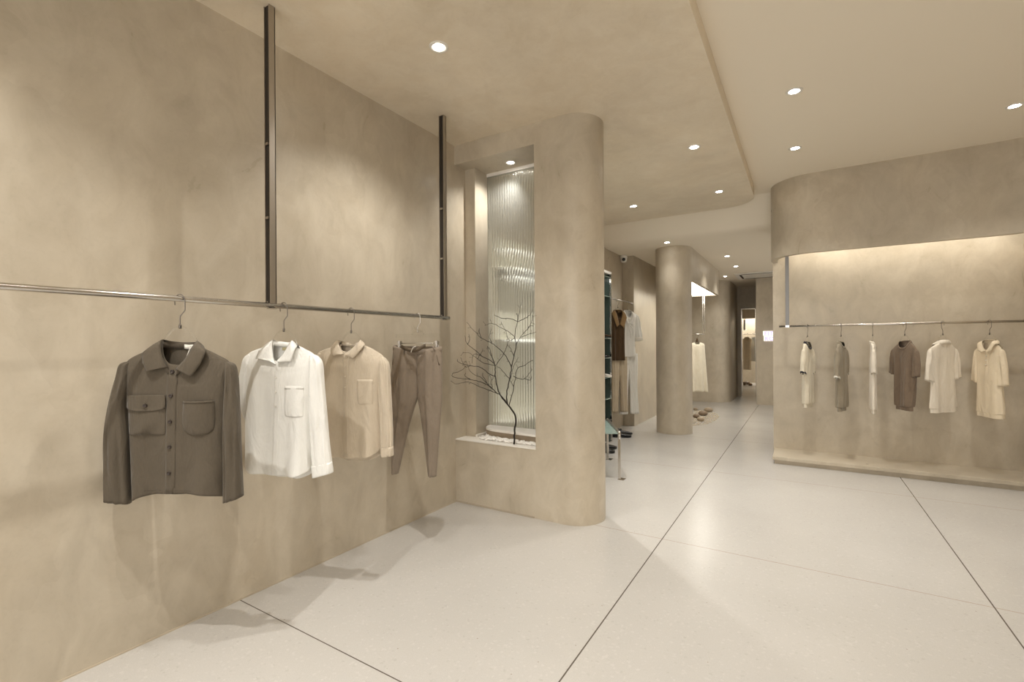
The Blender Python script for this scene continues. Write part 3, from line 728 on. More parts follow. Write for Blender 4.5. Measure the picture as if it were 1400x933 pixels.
# ---- trousers ---------------------------------------------------------
def trousers():
    th = radians(15); A = (-2.2, 2.361)
    hanger((A[0], A[1], RAIL_Z), th, 'clear clip hanger with two steel clips holding the taupe trousers by the waistband', .30, 1, .105, clips=-.196, mat=M['steel'])
    t = root('trousers', A, th, 'tapered taupe trousers clipped by the waistband at the end of the rail', 'trousers')
    m = M['taupe']
    def leg(rows, seg=64, ph=0.):
        R = crl(rows, 8); rings = []
        for (w0, w1, uL, uR, d, fa) in R:
            ring = []; cx, hx = (uL+uR)/2, (uR-uL)/2
            for k in range(seg):
                a = 2*pi*k/seg; c, s = cos(a), sin(a); x = cx+hx*math.copysign(abs(c)**.7, c)
                tt = (x-uL)/(uR-uL); z = w0+(w1-w0)*tt
                crease = .024*max(0, 1-abs(x-cx-.0*hx)/(.25*hx+.001)) if s > 0 else 0
                y = -d*math.copysign(abs(s)**.8, s)-crease*fa-.002*sin(30*x+ph+4*z)*abs(s)*fa
                ring.append((x, y, z))
            rings.append(ring)
        return rings
    L_ = leg([(-.205,-.232,-.180,-.002,.022,.2), (-.235,-.255,-.184,-.001,.026,.7), (-.33,-.34,-.193,.0,.030,1), (-.44,-.45,-.198,.0,.032,1), (-.55,-.55,-.199,-.006,.032,1), (-.62,-.62,-.200,-.030,.032,1),
              (-.75,-.75,-.201,-.072,.030,1), (-.90,-.90,-.202,-.112,.028,1), (-1.0,-1.0,-.201,-.138,.026,1), (-1.072,-1.070,-.200,-.156,.022,.8)])
    R_l = leg([(-.232,-.218,-.004,.170,.022,.2), (-.255,-.245,-.004,.173,.026,.7), (-.34,-.34,-.004,.174,.030,1), (-.45,-.45,-.004,.173,.032,1), (-.55,-.55,.000,.171,.032,1), (-.62,-.62,.014,.167,.032,1),
              (-.75,-.75,.034,.155,.030,1), (-.90,-.90,.054,.142,.028,1), (-1.0,-1.0,.066,.134,.026,1), (-1.070,-1.068,.075,.128,.022,.8)], ph=2)
    mb = MB(); mb.loft(L_, True); mb.loft(R_l, True); sk = Skin(mb)
    mb.build('legs', m, t, smooth=True, solid=.0015)
    # waistband sags between the two clips
    ring = lambda dz, o: [((.0-.006)+(.178+o)*math.copysign(abs(cos(a))**.6, cos(a)), -(.024+o)*math.copysign(abs(sin(a))**.8, sin(a)),
                           -.201+dz-.030*(1-abs(cos(a))**1.2)*(1 if sin(a) > 0 else .35)-.012*(cos(a) > 0)*cos(a)) for a in [2*pi*k/90 for k in range(90)]]
    wb = MB(); wb.loft([ring(.006, .001), ring(-.010, .003), ring(-.030, .002)], True); sk2 = Skin(wb)
    wb.build('waistband', m, t, smooth=True, solid=.003)
    for u in (-.150, -.075, .070, .135):
        patch(sk2, [(sk and (-.203 if abs(u) > .1 else -.222), u-.005, u+.005), (-.240 if abs(u) > .1 else -.256, u-.005, u+.005)], .003, .003, 2).build('belt_loop', m, t, smooth=True)
    # slack fabric belt dipping across the front
    bl = MB(); bp = catmull([(-.100,-.040,-.208), (-.06,-.046,-.222), (-.02,-.048,-.232), (.02,-.050,-.230), (.055,-.046,-.214), (.080,-.040,-.200)], 6)
    bl.loft([[p+Vector((0, 0, .014)), p+Vector((0,-.004, .004)), p+Vector((0,-.002,-.012))] for p in bp], False)
    bl.build('belt', M['belt'], t, smooth=True, solid=.004)
    MB().tube(catmull([(-.020,-.056,-.245), (-.012,-.058,-.226), (.000,-.060,-.212), (.014,-.058,-.206)], 4), .0028, 8).build('tag_cord', M['white_trim'], t, smooth=True)
    patch(sk, [(-.262,.002,.036), (-.34,.004,.036), (-.385,.004,.026), (-.40,.004,.010)], .002, .0018, 4).build('fly', m, t, smooth=True)
    for s_, u in ((-1, -.168), (1, .150)):
        patch(sk, [(-.262, u-.004*s_, u+.0), (-.33, u+.012*s_, u+.020*s_)], .0022, .0015, 3).build('pocket_opening', M['belt'], t, smooth=True)
    for rr in (L_[-1], R_l[-1]):
        q = MB(); q.loft([[Vector(p)+Vector((0, 0, .030)) for p in rr], [Vector(p)+Vector((0, 0, .0)) for p in rr]], True)
        q.v = [((x-sum(p[0] for p in rr)/len(rr))*1.04+sum(p[0] for p in rr)/len(rr), y*1.05, z) for x, y, z in q.v]
        q.build('hem', m, t, smooth=True, solid=.001)
trousers()

# ---- short-sleeved tops on the curved wall -----------------------------
def tee(A, th, label, m, nm='tshirt', cat='t-shirt', sh=(-.145, .145), shw=-.250, hemw=-.875, hemh=(-.12, .12), slend=(-.52, -.52), slout=(.05, .05), neckw=.07, neck_drop=.055, neckc=None, cuff=None,
        rib=True, collar_m=None, collar_front=True, back=False, fa=.008, slit=False, hk=1, neckz=-.185, d=.024, slw=.052, fk=1.0):
    th = radians(th)
    hanger((A[0], A[1], RAIL_Z-.012), th+(pi if back else 0), 'clear clothes hanger holding the '+label.split(' hanging')[0].split(',')[0].split(' seen')[0].split(' with')[0], (sh[1]-sh[0])*.92, hk, .115, .075)
    t = root(nm, A, th, label, cat); t.location.z = RAIL_Z-.012
    fl = ((1, 42*fk, .3, 1.0), (.6, 77*fk, 1.5, -1.5), (.5, 21*fk, 2, 1))
    f_, b_ = (neckz-neck_drop, neckz+.008)
    if back: f_, b_ = b_, f_
    w = shw
    keys = [(-neckw,neckz, neckw,neckz, f_,b_, .026, 0),
            (-neckw-.010,neckz-.010, neckw+.010,neckz-.010, f_-.012,b_-.012, .028, .001),
            ((sh[0]-neckw)/2-.01,(w+neckz)/2-.004, (sh[1]+neckw)/2+.01,(w+neckz)/2-.004, f_-.04,b_-.05, d, .25*fa),
            (sh[0]+.004,w, sh[1]-.004,w, w-.06,w-.06, d, .4*fa),
            (sh[0],w-.05, sh[1],w-.05, w-.10,w-.10, d, .7*fa),
            (sh[0]*.92,w-.15, sh[1]*.92,w-.15, w-.16,w-.16, d, fa),
            ((sh[0]*.9+hemh[0])/2,(w+hemw)/2-.06, (sh[1]*.9+hemh[1])/2,(w+hemw)/2-.06, (w+hemw)/2-.06,(w+hemw)/2-.06, d+.004, 1.3*fa),
            (hemh[0]*1.04,hemw+.06, hemh[1]*1.04,hemw+.06, hemw+.055,hemw+.055, d+.006, 1.3*fa),
            (hemh[0],hemw+.045, hemh[1],hemw+.045, hemw+.042,hemw+.042, d*.86 if rib else d+.006, .6*fa if rib else 1.3*fa),
            (hemh[0]*.98,hemw, hemh[1]*.98,hemw, hemw,hemw, d*.84 if rib else d+.006, .5*fa if rib else 1.4*fa)]
    b = torso(keys, 6, folds=fl); sk = Skin(b, 1 if back else -1)
    b.build('body', m, t, smooth=True, solid=.0018)
    for i, sg_ in enumerate((-1, 1)):
        se = slend[i]; so = slout[i]; s0 = sh[i]; dd = d*.85
        rows = [(s0-sg_*.004,w,s0-sg_*.018,w-.004,d*.45,0), (s0+sg_*.012,w-.022,s0-sg_*.024,w-.034,dd*.8,0), (s0+sg_*.022,w-.07,s0-sg_*.030,w-.085,dd,0),
                (s0+sg_*(.018+so*.45),(w+se)/2-.01,s0-sg_*.036,(w+se)/2-.03,dd,0), (s0+sg_*so,se+.008,s0-sg_*.040,se-.016,dd*1.05,0)]
        sleeve2(rows, 6, folds=((1,5,i,6),(.7,9,1,-8)), fa=.006).build('sleeve', m, t, smooth=True, solid=.0018)
        if cuff:
            e1 = rows[-1]
            cuffring([(e1[0]-sg_*.002, e1[1]+.017, e1[2], e1[3]+.017, dd*1.08, 0), (e1[0]+sg_*.001, e1[1]+.008, e1[2], e1[3]+.008, dd*1.1, 0), (e1[0]+sg_*.001, e1[1]-.001, e1[2], e1[3]-.001, dd*1.06, 0)], folds=((1,5,i,6),(.7,9,1,-8)), fa=.004).build('sleeve_trim', cuff, t, smooth=True, solid=.0025)
    if collar_m is None:
        nm_ = neckc or m; s = -1 if not back else 1
        rg = []
        for k in range(60):
            a = 2*pi*k/60; c, q = cos(a), sin(a)
            z = neckz+((f_ if q > 0 else b_)-neckz)*abs(q)**1.6
            rg.append((neckw*math.copysign(abs(c)**.62, c), -.026*math.copysign(abs(q)**.8, q), z))
        r0 = [(x*.97, y*.95, z+.010) for x, y, z in rg]; r1 = [(x*1.04, y*1.06, z+.004) for x, y, z in rg]; r2 = [(x*1.10, y*1.14, z-.010) for x, y, z in rg]
        MB().loft([r0, r1, r2], True).build('neckband', nm_, t, smooth=True, solid=.003)
    else:
        s = 1 if not back else -1
        fz = f_ if not back else b_
        fold = [(-.006,-.046,fz-.012), (-.032,-.044,fz+.022), (-.054,-.030,neckz+.002), (-.060,-.004,neckz+.014), (-.040,.030,neckz+.022), (0,.038,neckz+.022), (.040,.030,neckz+.022), (.060,-.004,neckz+.014), (.054,-.030,neckz+.002), (.032,-.044,fz+.022), (.006,-.046,fz-.012)]
        out = [(-.034,-.060,fz-.026), (-.070,-.060,fz-.010), (-.094,-.046,neckz-.024), (-.094,-.004,neckz-.020), (-.058,.046,neckz-.014), (0,.054,neckz-.014), (.058,.046,neckz-.014), (.094,-.004,neckz-.020), (.094,-.046,neckz-.024), (.070,-.060,fz-.010), (.034,-.060,fz-.026)]
        fold = [(x, y*.72, z) for x, y, z in fold]; out = [(x, y*.72, z) for x, y, z in out]
        if back:
            fold = [(x, -y, z) for x, y, z in fold]; out = [(x, -y, z) for x, y, z in out]
        collar(fold, out).build('collar', collar_m, t, smooth=True, solid=.003)
        if collar_front and not back:
            patch(sk, [(fz-.015,-.014,.014), (fz-.08,-.014,.014), (fz-.15,-.014,.014)], .002, .002, 4).build('placket', collar_m, t, smooth=True)
            for k in (1, 2, 3): button(t, 0, fz-.02-.04*k, sk, M['button_pale2'], .005)
    return t, sk
GT = 'clear clothes hanger '
tee((.04, 6.0), 75, 'cream knitted short-sleeved top with navy edging, turned nearly side-on near the rail post', M['cream_knit'], sh=(-.150, .165), hemh=(-.110, .110), slend=(-.505, -.515), slout=(.055, .045), neckc=M['navy_trim'], cuff=M['navy_trim'], neck_drop=.06, fa=.008)
tee((.338, 6.0), 74, 'khaki knitted short-sleeved top with white sleeve edging, second from the rail post', M['khaki_knit'], sh=(-.150, .175), hemh=(-.125, .120), slend=(-.545, -.515), slout=(.055, .050), cuff=M['white_trim'], neck_drop=.05, hemw=-.895, fa=.009)
tee((.601, 6.0), 86, 'off-white short-sleeved top seen exactly edge-on between the khaki and the brown top', M['ivory_polo'], sh=(-.17, .17), hemh=(-.15, .15), slend=(-.49, -.49), slout=(.045, .045), neck_drop=.05, hemw=-.895, fa=.003, d=.020)
tee((.854, 6.0), -63, 'mocha brown knitted short-sleeved crew-neck top with a ribbed hem', M['brown_knit'], sh=(-.160, .150), hemh=(-.115, .090), slend=(-.500, -.515), slout=(.040, .032), hemw=-.855, neck_drop=.062, fa=.012)
tee((1.136, 6.0), 50, 'ivory short-sleeved polo shirt hanging with its back to the room', M['ivory_polo'], 'polo_shirt', 'polo shirt', sh=(-.190, .185), hemh=(-.185, .190), slend=(-.550, -.530), slout=(.050, .060), hemw=-.855, neckw=.062, neck_drop=.03, rib=False, collar_m=M['ivory_polo'], back=True, fa=.006, fk=.7)
tee((1.46, 6.0), -66, 'cream short-sleeved polo shirt with open collar, last on the rail of the curved wall', M['cream_polo'], 'polo_shirt', 'polo shirt', sh=(-.140, .130), hemh=(-.130, .135), slend=(-.560, -.580), slout=(.050, .058), hemw=-.880, neckw=.055, neck_drop=.07, rib=False, collar_m=M['cream_polo'], fa=.006, fk=.7)

TREE = [[(-1.922,3.134,0.527),(-1.911,3.128,0.637),(-1.895,3.118,0.74),(-1.947,3.095,0.833)],[(-1.957,3.11,0.83),(-1.956,3.084,0.893),(-1.95,3.088,0.96),(-1.936,3.099,1.033),(-1.924,3.106,1.12),(-1.908,3.116,1.213),(-1.883,3.11,1.294),(-1.897,3.115,1.36),(-1.888,3.112,1.42),(-1.866,3.104,1.479),(-1.872,3.107,1.545)],[(-1.864,3.102,1.479),(-1.839,3.091,1.556),(-1.817,3.081,1.614)],[(-1.864,3.102,1.479),(-1.924,3.103,1.505),(-1.987,3.066,1.508),(-2.034,3.039,1.535)],[(-1.864,3.102,1.479),(-1.794,3.078,1.495),(-1.712,3.04,1.529),(-1.698,3.04,1.56)],[(-1.895,3.112,1.36),(-1.93,3.085,1.4),(-1.974,3.044,1.433),(-2.029,2.996,1.467),(-2.073,2.967,1.451)],[(-1.882,3.107,1.294),(-1.826,3.08,1.359),(-1.744,3.042,1.415),(-1.691,3.015,1.464),(-1.685,3.012,1.514)],[(-1.832,3.09,1.359),(-1.759,3.068,1.377),(-1.67,3.04,1.394)],[(-1.957,3.11,0.83),(-1.98,3.06,0.894),(-2.005,3.037,0.962),(-2.018,3.022,1.056),(-2.017,3.022,1.142),(-2.039,3.007,1.208),(-2.049,3.0,1.268),(-2.066,2.989,1.288)],[(-2.027,3.036,1.141),(-2.045,3.016,1.175),(-2.103,2.971,1.215),(-2.165,2.923,1.282),(-2.196,2.903,1.309),(-2.209,2.894,1.369)],[(-2.208,2.919,1.309),(-2.2,2.938,1.342),(-2.211,2.946,1.383)],[(-2.027,3.036,1.141),(-2.099,2.989,1.162),(-2.143,2.959,1.195),(-2.187,2.93,1.236),(-2.234,2.899,1.245)],[(-2.11,2.982,1.215),(-2.171,2.953,1.229),(-2.188,2.952,1.162)],[(-2.144,2.96,1.195),(-2.115,2.978,1.242),(-2.107,2.983,1.268)],[(-2.027,3.036,1.054),(-2.079,3.006,1.088),(-2.126,2.98,1.128),(-2.195,2.94,1.142),(-2.24,2.911,1.156),(-2.273,2.889,1.169),(-2.279,2.886,1.189)],[(-2.189,2.932,1.142),(-2.217,2.903,1.136),(-2.239,2.878,1.203)],[(-1.957,3.11,0.83),(-1.991,3.064,0.907),(-2.048,3.031,0.94),(-2.14,2.976,0.981),(-2.207,2.932,1.015),(-2.286,2.882,1.002),(-2.321,2.859,1.023)],[(-2.011,3.047,0.921),(-2.072,3.018,0.981),(-2.133,2.99,1.014),(-2.206,2.954,1.034),(-2.263,2.918,1.041),(-2.319,2.881,1.055),(-2.321,2.88,1.082),(-2.279,2.907,1.095),(-2.234,2.936,1.135)],[(-2.045,3.025,0.961),(-2.112,2.982,1.042),(-2.179,2.94,1.082),(-2.201,2.926,1.122),(-2.214,2.917,1.176)],[(-2.19,2.932,1.036),(-2.227,2.915,1.062),(-2.228,2.921,1.082)],[(-2.067,3.011,0.981),(-2.108,2.989,1.055),(-2.114,2.99,1.081)],[(-1.934,3.096,1.034),(-1.965,3.063,1.088),(-1.982,3.04,1.122),(-2.009,3.01,1.142)],[(-1.922,3.103,1.12),(-1.956,3.088,1.207),(-2.004,3.064,1.267),(-2.058,3.037,1.315),(-2.126,2.994,1.355),(-2.17,2.965,1.409),(-2.221,2.933,1.477)],[(-2.048,3.022,1.315),(-2.065,3.013,1.361),(-2.055,3.022,1.421)],[(-2.115,2.978,1.355),(-2.128,2.964,1.408),(-2.122,2.962,1.425)],[(-2.027,3.036,1.141),(-1.975,3.056,1.214),(-1.935,3.068,1.307),(-1.934,3.055,1.387),(-1.967,3.033,1.473)],[(-2.049,3.022,1.208),(-2.076,3.015,1.261),(-2.088,3.017,1.284)],[(-2.045,3.025,0.961),(-2.055,3.018,1.015),(-2.038,3.028,1.048)],[(-1.952,3.114,0.83),(-1.913,3.116,0.959),(-1.899,3.12,1.04),(-1.871,3.113,1.121),(-1.803,3.089,1.143),(-1.7,3.04,1.185)],[(-1.909,3.112,1.06),(-1.858,3.104,1.042),(-1.795,3.087,1.045),(-1.742,3.074,1.093),(-1.704,3.04,1.115)],[(-1.786,3.072,1.047),(-1.732,3.055,1.037),(-1.708,3.04,1.064)],[(-1.93,3.099,1.033),(-1.92,3.117,1.106),(-1.903,3.128,1.16),(-1.872,3.124,1.2)],[(-1.91,3.112,0.98),(-1.933,3.094,1.034)],[(-1.906,3.113,1.214),(-1.928,3.107,1.267),(-1.954,3.099,1.307)],[(-1.755,3.061,1.416),(-1.726,3.05,1.44),(-1.688,3.034,1.439)],[(-1.895,3.112,1.36),(-1.93,3.11,1.334),(-1.963,3.1,1.368)]]
# ------------------------------------------------------------------ dry branch in the niche
def branch_tree():
    t = empty('dry_branch', (-1.922, 3.134, .525)); tag(t, 'bare dark branching twig standing in white gravel in the wall niche', 'branch')
    o = Vector((-1.922, 3.134, .525)); rnd = random.Random(5)
    mb = MB(); tips = []
    for i, br in enumerate(TREE):
        P = catmull([Vector(p)-o for p in br], 5); n = len(P)
        for k in range(1, n-1): P[k] = P[k]+Vector((rnd.uniform(-.0022, .0022), rnd.uniform(-.004, .004), rnd.uniform(-.0022, .0022)))
        if i == 0: r = [.0080-.0014*k/n for k in range(n)]
        elif i == 1: r = [.0052-.0036*k/n for k in range(n)]
        elif i in (8,): r = [.0052-.0034*k/n for k in range(n)]
        elif i in (9, 14, 16, 17, 22, 28): r = [.0034-.0022*k/n for k in range(n)]
        else: r = [.0024-.0014*k/n for k in range(n)]
        mb.tube(P, r, 6)
        if i > 1:
            for k in range(3, n-1, 4):
                if rnd.random() < .55:
                    d = (P[k]-P[k-1]).normalized(); s = rnd.choice((-1, 1)); q = P[k]+(d*.5+Vector((-d.z*s, rnd.uniform(-.3, .3), d.x*s))).normalized()*rnd.uniform(.012, .035)
                    mb.tube([P[k], (P[k]+q)/2+Vector((0, 0, .002)), q], [.0011, .0009, .0007], 5); tips.append(q)
            tips.append(P[-1])
    mb.build('branches', M['bark'], t, smooth=True)
    b = MB()
    for p in tips: b.lathe([(.0004, -.003), (.0017, -.001), (.0016, .002), (.0003, .005)], tuple(p), 6)
    tag(b.build('buds', M['bark'], t, smooth=True), kind='stuff')
branch_tree()
# planting trough: stone kerb with a pale coping, and white gravel
def kerb():
    fr = [(-2.345, 3.41), (-2.335, 3.36), (-2.30, 3.30), (-2.24, 3.262), (-2.16, 3.24), (-2.0, 3.225), (XN, 3.205)]
    fr = [tuple(p)[:2] for p in catmull([(x, y, 0) for x, y in fr], 5)]
    t = empty('planter_kerb', (-2.03, 3.3, .523)); tag(t, 'low rough stone kerb with a pale coping behind the gravel in the niche', 'kerb')
    sh_ = lambda pts, d: [(x+2.03, y-3.3+d) for x, y in pts]
    MB().prism(sh_(fr, .004)+[(XN+2.03, .124), (-2.345+2.03, .124)], 0, .060).build('stone', plaster('rough_stone', (.27, .215, .15), .35), t)
    MB().prism(sh_(fr, 0)+[(XN+2.03, .125), (-2.345+2.03, .125)], .060, .078).build('coping', M['curb_white'], t, bevel=.002)
kerb()
def pebble_mesh(mb, c, r, rnd, sq=(1, 1, .7), seg=7):
    rings = []; ph = rnd.uniform(0, 6)
    for j in range(1, 5):
        th = pi*j/5
        rings.append([(c[0]+r*sq[0]*sin(th)*cos(a+ph)*(1+.15*sin(2*a+ph)), c[1]+r*sq[1]*sin(th)*sin(a+ph)*(1+.15*cos(3*a)), c[2]+r*sq[2]*cos(th)) for a in [2*pi*k/seg for k in range(seg)]])
    mb.loft(rings[::-1], True, True, True)
rnd = random.Random(11)
g = MB()
for k in range(620):
    x = rnd.uniform(-2.30, XN-.01); f_ = 3.255 if x > -2.2 else 3.27+(-2.2-x)*.7
    y = rnd.uniform(3.16, f_-.012); r = rnd.uniform(.007, .0125)
    if x < -2.26 and y < 3.20 and rnd.random() < .6: continue
    pebble_mesh(g, (x, y, .523+r*.6+rnd.uniform(0, .012)), r, rnd)
gv = g.build('gravel', plain('white_gravel', (.86, .84, .80), .6)); tag(gv, 'white gravel filling the trough of the niche around the twig', 'gravel', kind='stuff')

# stones and gravel on the aisle floor
g = MB()
for k in range(1500):
    a = rnd.uniform(0, 2*pi); q = math.sqrt(rnd.random())
    x = -1.66+.40*q*cos(a); y = 8.75+1.0*q*sin(a); r = rnd.uniform(.005, .011)
    pebble_mesh(g, (x, y, r*.5), r, rnd, seg=5)
tag(g.build('gravel', plain('pale_gravel', (.62, .55, .44), .7)), 'pale gravel scattered on the floor beside the round column', 'gravel', kind='stuff')
sm = plaster('river_stone', (.20, .145, .095), .3)
sm2 = plaster('pale_river_stone', (.34, .27, .19), .3)
names = ['dark brown river stone closest to the column foot', 'brown river stone beside the column, second from its foot', 'pale brown river stone at the front edge of the gravel patch',
         'largest dark brown river stone in the gravel patch', 'flat tan river stone at the outer corner of the gravel patch', 'small tan river stone at the rear of the gravel patch', 'dark brown river stone half hidden behind the column']
for (x, y, r, mt, s), lab in zip([(-1.60, 8.10, .055, sm, (1, 1, .7)), (-1.60, 8.72, .058, sm, (1, 1, .7)), (-1.475, 8.42, .058, sm2, (1.1, 1, .65)), (-1.55, 9.08, .068, sm, (1.15, 1, .7)), (-1.545, 9.62, .070, sm2, (1.1, 1, .65)), (-1.79, 9.70, .045, sm2, (1, 1, .7)), (-1.72, 8.45, .05, sm, (1, 1, .7))], names):
    mb = MB(); rings = []
    for j in range(1, 9):
        t_ = pi*j/9; rings.append([(r*s[0]*sin(t_)*cos(a)*(1+.07*sin(2*a+x*40)), r*s[1]*sin(t_)*sin(a)*(1+.07*cos(3*a+y*9)), r*s[2]*(cos(t_)+.9)) for a in [2*pi*k/16 for k in range(16)]])
    mb.loft(rings[::-1], True, True, True); o = mb.build('river_stone', mt, None, smooth=True); o.location = (x, y, 0); tag(o, lab, 'stone', 'river stones beside the round column')

# ------------------------------------------------------------------ glass shoe shelf along the display wall
t = empty('shoe_shelf', (-2.31, 4.9, 0)); tag(t, 'tall chrome-framed shoe shelf with dark backing and glass shelves behind the partition', 'shelf')
ya, yb, xa, xb = .02, 1.15, -.153, .14
MB().box(xa, xa+.012, ya, yb, .05, 2.23).build('back_panel', M['teal'], t)
MB().box(xa, xb-.02, yb-.012, yb, .0, 2.23).build('end_panel', M['teal'], t)
MB().box(xa, xb, ya, yb, 2.23, 2.262).build('top_panel', M['white_plastic'], t)
for z in (.27, .575, .855, 1.115, 1.375, 1.93, 2.19): MB().box(xa+.012, xb-.022, ya+.01, yb-.012, z, z+.010).build('shelf', M['shelf_glass'], t, bevel=.001)
for (x, y) in ((xb-.02, yb-.02), (xb-.02, ya), (xa, ya)): MB().box(x, x+.02, y, y+.02, 0, 2.24).build('frame_post', M['chrome'], t)
MB().box(xb-.02, xb, ya+.02, yb-.02, 0, .02).build('bottom_rail', M['chrome'], t)
t = empty('wall_shelf', (-2.31, 4.25, 0)); tag(t, 'pale wall shelf rack glimpsed as bright lines through the fluted niche glass', 'shelf')
for z in (.575, 1.335, 1.92, 2.0, 2.18): MB().box(-.153, .02 if z != 2.18 else -.05, -.62, .60, z, z+.016).build('shelf', M['white_plastic'], t, bevel=.001)
for y in (-.62, .58): MB().box(-.153, -.133, y, y+.02, 0, 2.3).build('upright', M['white_plastic'], t)
area('shelf_light', (-2.30, 5.5, 2.19), (0, 0, 0), .12, .9, 3, (1, .95, .85))
LS = emit('shelf_edge_glow', (1, .97, .90), 2.0)
for z in (1.335, 1.92, 2.0, 2.18): MB().box(.02 if z != 2.18 else -.05, .024 if z != 2.18 else -.046, -.60, .58, z+.002, z+.014).build('edge_light', LS, t)
MB().box(-.153, -.149, -.60, .58, .02, 2.3).build('back_panel', plain('pale_backing', (.72, .70, .60), .6), t)
downlight(-1.714, 3.85, ZS, 'round downlight hidden behind the partition with the niche', W*1.5)

# shoes ---------------------------------------------------------------
def shoe_mesh(L=.27, Wd=.095, heel=.022, H=.085, vamp=.055):
    # sole outline + lofted upper, toe towards +Y
    rows = []
    n = 22
    for i in range(n+1):
        t_ = i/n; y = L*(t_-.5)
        w = Wd*.5*(.72+.28*sin(pi*min(1, t_*1.25)-.5) if t_ < .25 else .78+.22*sin(pi*(t_-.25)/.75*.92))
        if t_ > .82: w *= math.sqrt(max(.02, 1-((t_-.82)/.185)**2))
        if t_ < .10: w *= math.sqrt(max(.05, 1-((.10-t_)/.105)**2))
        h = H if t_ < .12 else (H-(H-vamp)*min(1, (t_-.12)/.42) if t_ < .54 else vamp-(vamp-.030)*((t_-.54)/.46)**1.3)
        rows.append((y, w, h))
    return rows
def shoe(loc, rz, mat, label, kind='loafer', cat='shoe', group=None, sole=None):
    t = empty(kind, loc, rz); tag(t, label, cat, group)
    rows = shoe_mesh(H=.085 if kind == 'loafer' else (.14 if kind == 'ankle_boot' else .06))
    up = MB(); rings = []
    for y, w, h in rows:
        ring = []
        for k in range(18):
            a = 2*pi*k/18; c, s = cos(a), sin(a)
            ring.append((w*math.copysign(abs(c)**.7, c), y, .018+(h-.018)*(.5+.5*math.copysign(abs(s)**.8, s))))
        rings.append(ring)
    up.loft(rings, True, True, True); up.build('upper', mat, t, smooth=True)
    so = MB(); so.prism([(w*1.05, y) for y, w, h in rows]+[(-w*1.05, y) for y, w, h in rows[::-1]], .006, .020); so.build('sole', sole or M['black_plastic'], t, bevel=.002)
    hl = MB(); hl.prism([(w*1.0, y) for y, w, h in rows[:7]]+[(-w*1.0, y) for y, w, h in rows[:7][::-1]], 0, .008); hl.build('heel', sole or M['black_plastic'], t)
    y0, w0, h0 = rows[9]
    MB().loft([[(w0*1.03*cos(a), y0+.0+d, .02+(h0-.012)*sin(a)) for a in [pi*k/14 for k in range(15)]] for d in (-.012, .0, .012)], False).build('strap', sole or mat, t, smooth=True, solid=.003)
    op = MB().loft([[(.026*cos(a), -.062+.048*sin(a), z) for a in [2*pi*k/20 for k in range(20)]] for z in (.060 if kind != 'ankle_boot' else .11, (.084 if kind == 'loafer' else .139 if kind == 'ankle_boot' else .062))], True, True, True)
    op.build('opening', M['black_plastic'], t, smooth=True)
    return t
G_ = 'shoes on the glass shelf'
shoe((-2.27, 5.93, 1.386), radians(-90), M['brown_dark'], 'dark shoe on the glass shelf just above eye level, topmost in the column of shoes', 'loafer', group=G_)
shoe((-2.27, 5.84, 1.126), radians(-80), M['black_leather'], 'black shoe on the glass shelf, second from the top of the column of shoes', 'loafer', group=G_)
shoe((-2.27, 5.93, .866), radians(-85), M['white_shoe'], 'cream shoe on the glass shelf in the middle of the column of shoes', 'loafer', group=G_, sole=M['white_shoe'])
shoe((-2.27, 5.93, .281), radians(-85), M['black_leather'], 'black ankle boot on the lowest glass shelf above the loafers', 'ankle_boot', group=G_)
G_ = 'black shoes on the floor beside the shoe shelf'
shoe((-2.22, 6.62, 0), radians(-62), M['black_leather'], 'black leather loafer on the floor under the white outfit, nearest the wall step', 'loafer', group=G_)
shoe((-2.17, 6.42, 0), radians(-66), M['black_leather'], 'black leather loafer on the floor in front of its twin under the white outfit', 'loafer', group=G_)
shoe((-2.10, 5.62, 0), radians(-70), M['black_leather'], 'black leather shoe on the floor seen beneath the glass table', 'loafer', group=G_)
shoe((-2.05, 5.40, 0), radians(-75), M['black_leather'], 'black leather shoe on the floor closest to the round partition nose, under the glass table', 'loafer', group=G_)

# low glass table behind the partition nose
t = empty('glass_table', (-1.80, 4.70, 0)); tag(t, 'low glass-topped table with flat chrome legs half hidden by the round partition nose', 'table')
q = [(-1.509, 4.398), (-1.885, 5.095), (-2.10, 4.98), (-1.72, 4.28)]
q = [(x+1.80, y-4.70) for x, y in q]
MB().prism(q, .437, .447).build('glass_top', M['shelf_glass'], t, bevel=.001)
def bar(a, b, z0, z1, w):
    d = Vector((b[0]-a[0], b[1]-a[1])).normalized(); n_ = Vector((-d.y, d.x))*w/2
    return [(a[0]+n_.x, a[1]+n_.y), (b[0]+n_.x, b[1]+n_.y), (b[0]-n_.x, b[1]-n_.y), (a[0]-n_.x, a[1]-n_.y)]
MB().prism(bar(q[0], q[1], 0, 0, .028), .447, .459).build('edge_bar', M['steel_dark'], t, bevel=.002)
MB().prism(bar(q[3], q[2], 0, 0, .028), .447, .459).build('edge_bar', M['steel_dark'], t, bevel=.002)
for (x, y) in q:
    l_ = MB().box(x-.013, x+.013, y-.005, y+.005, 0, .44).build('leg', M['steel'], t, bevel=.001)
    MB().tube(catmull([(x, y, .39), (x, y, .425), (x-.003, y+.006, .445), (x-.008, y+.016, .454)], 4), .0145, 14).build('corner_sleeve', M['chrome'], l_, smooth=True)
    MB().box(x-.013, x+.045, y-.02, y+.06, 0, .004).build('foot', M['steel'], l_)

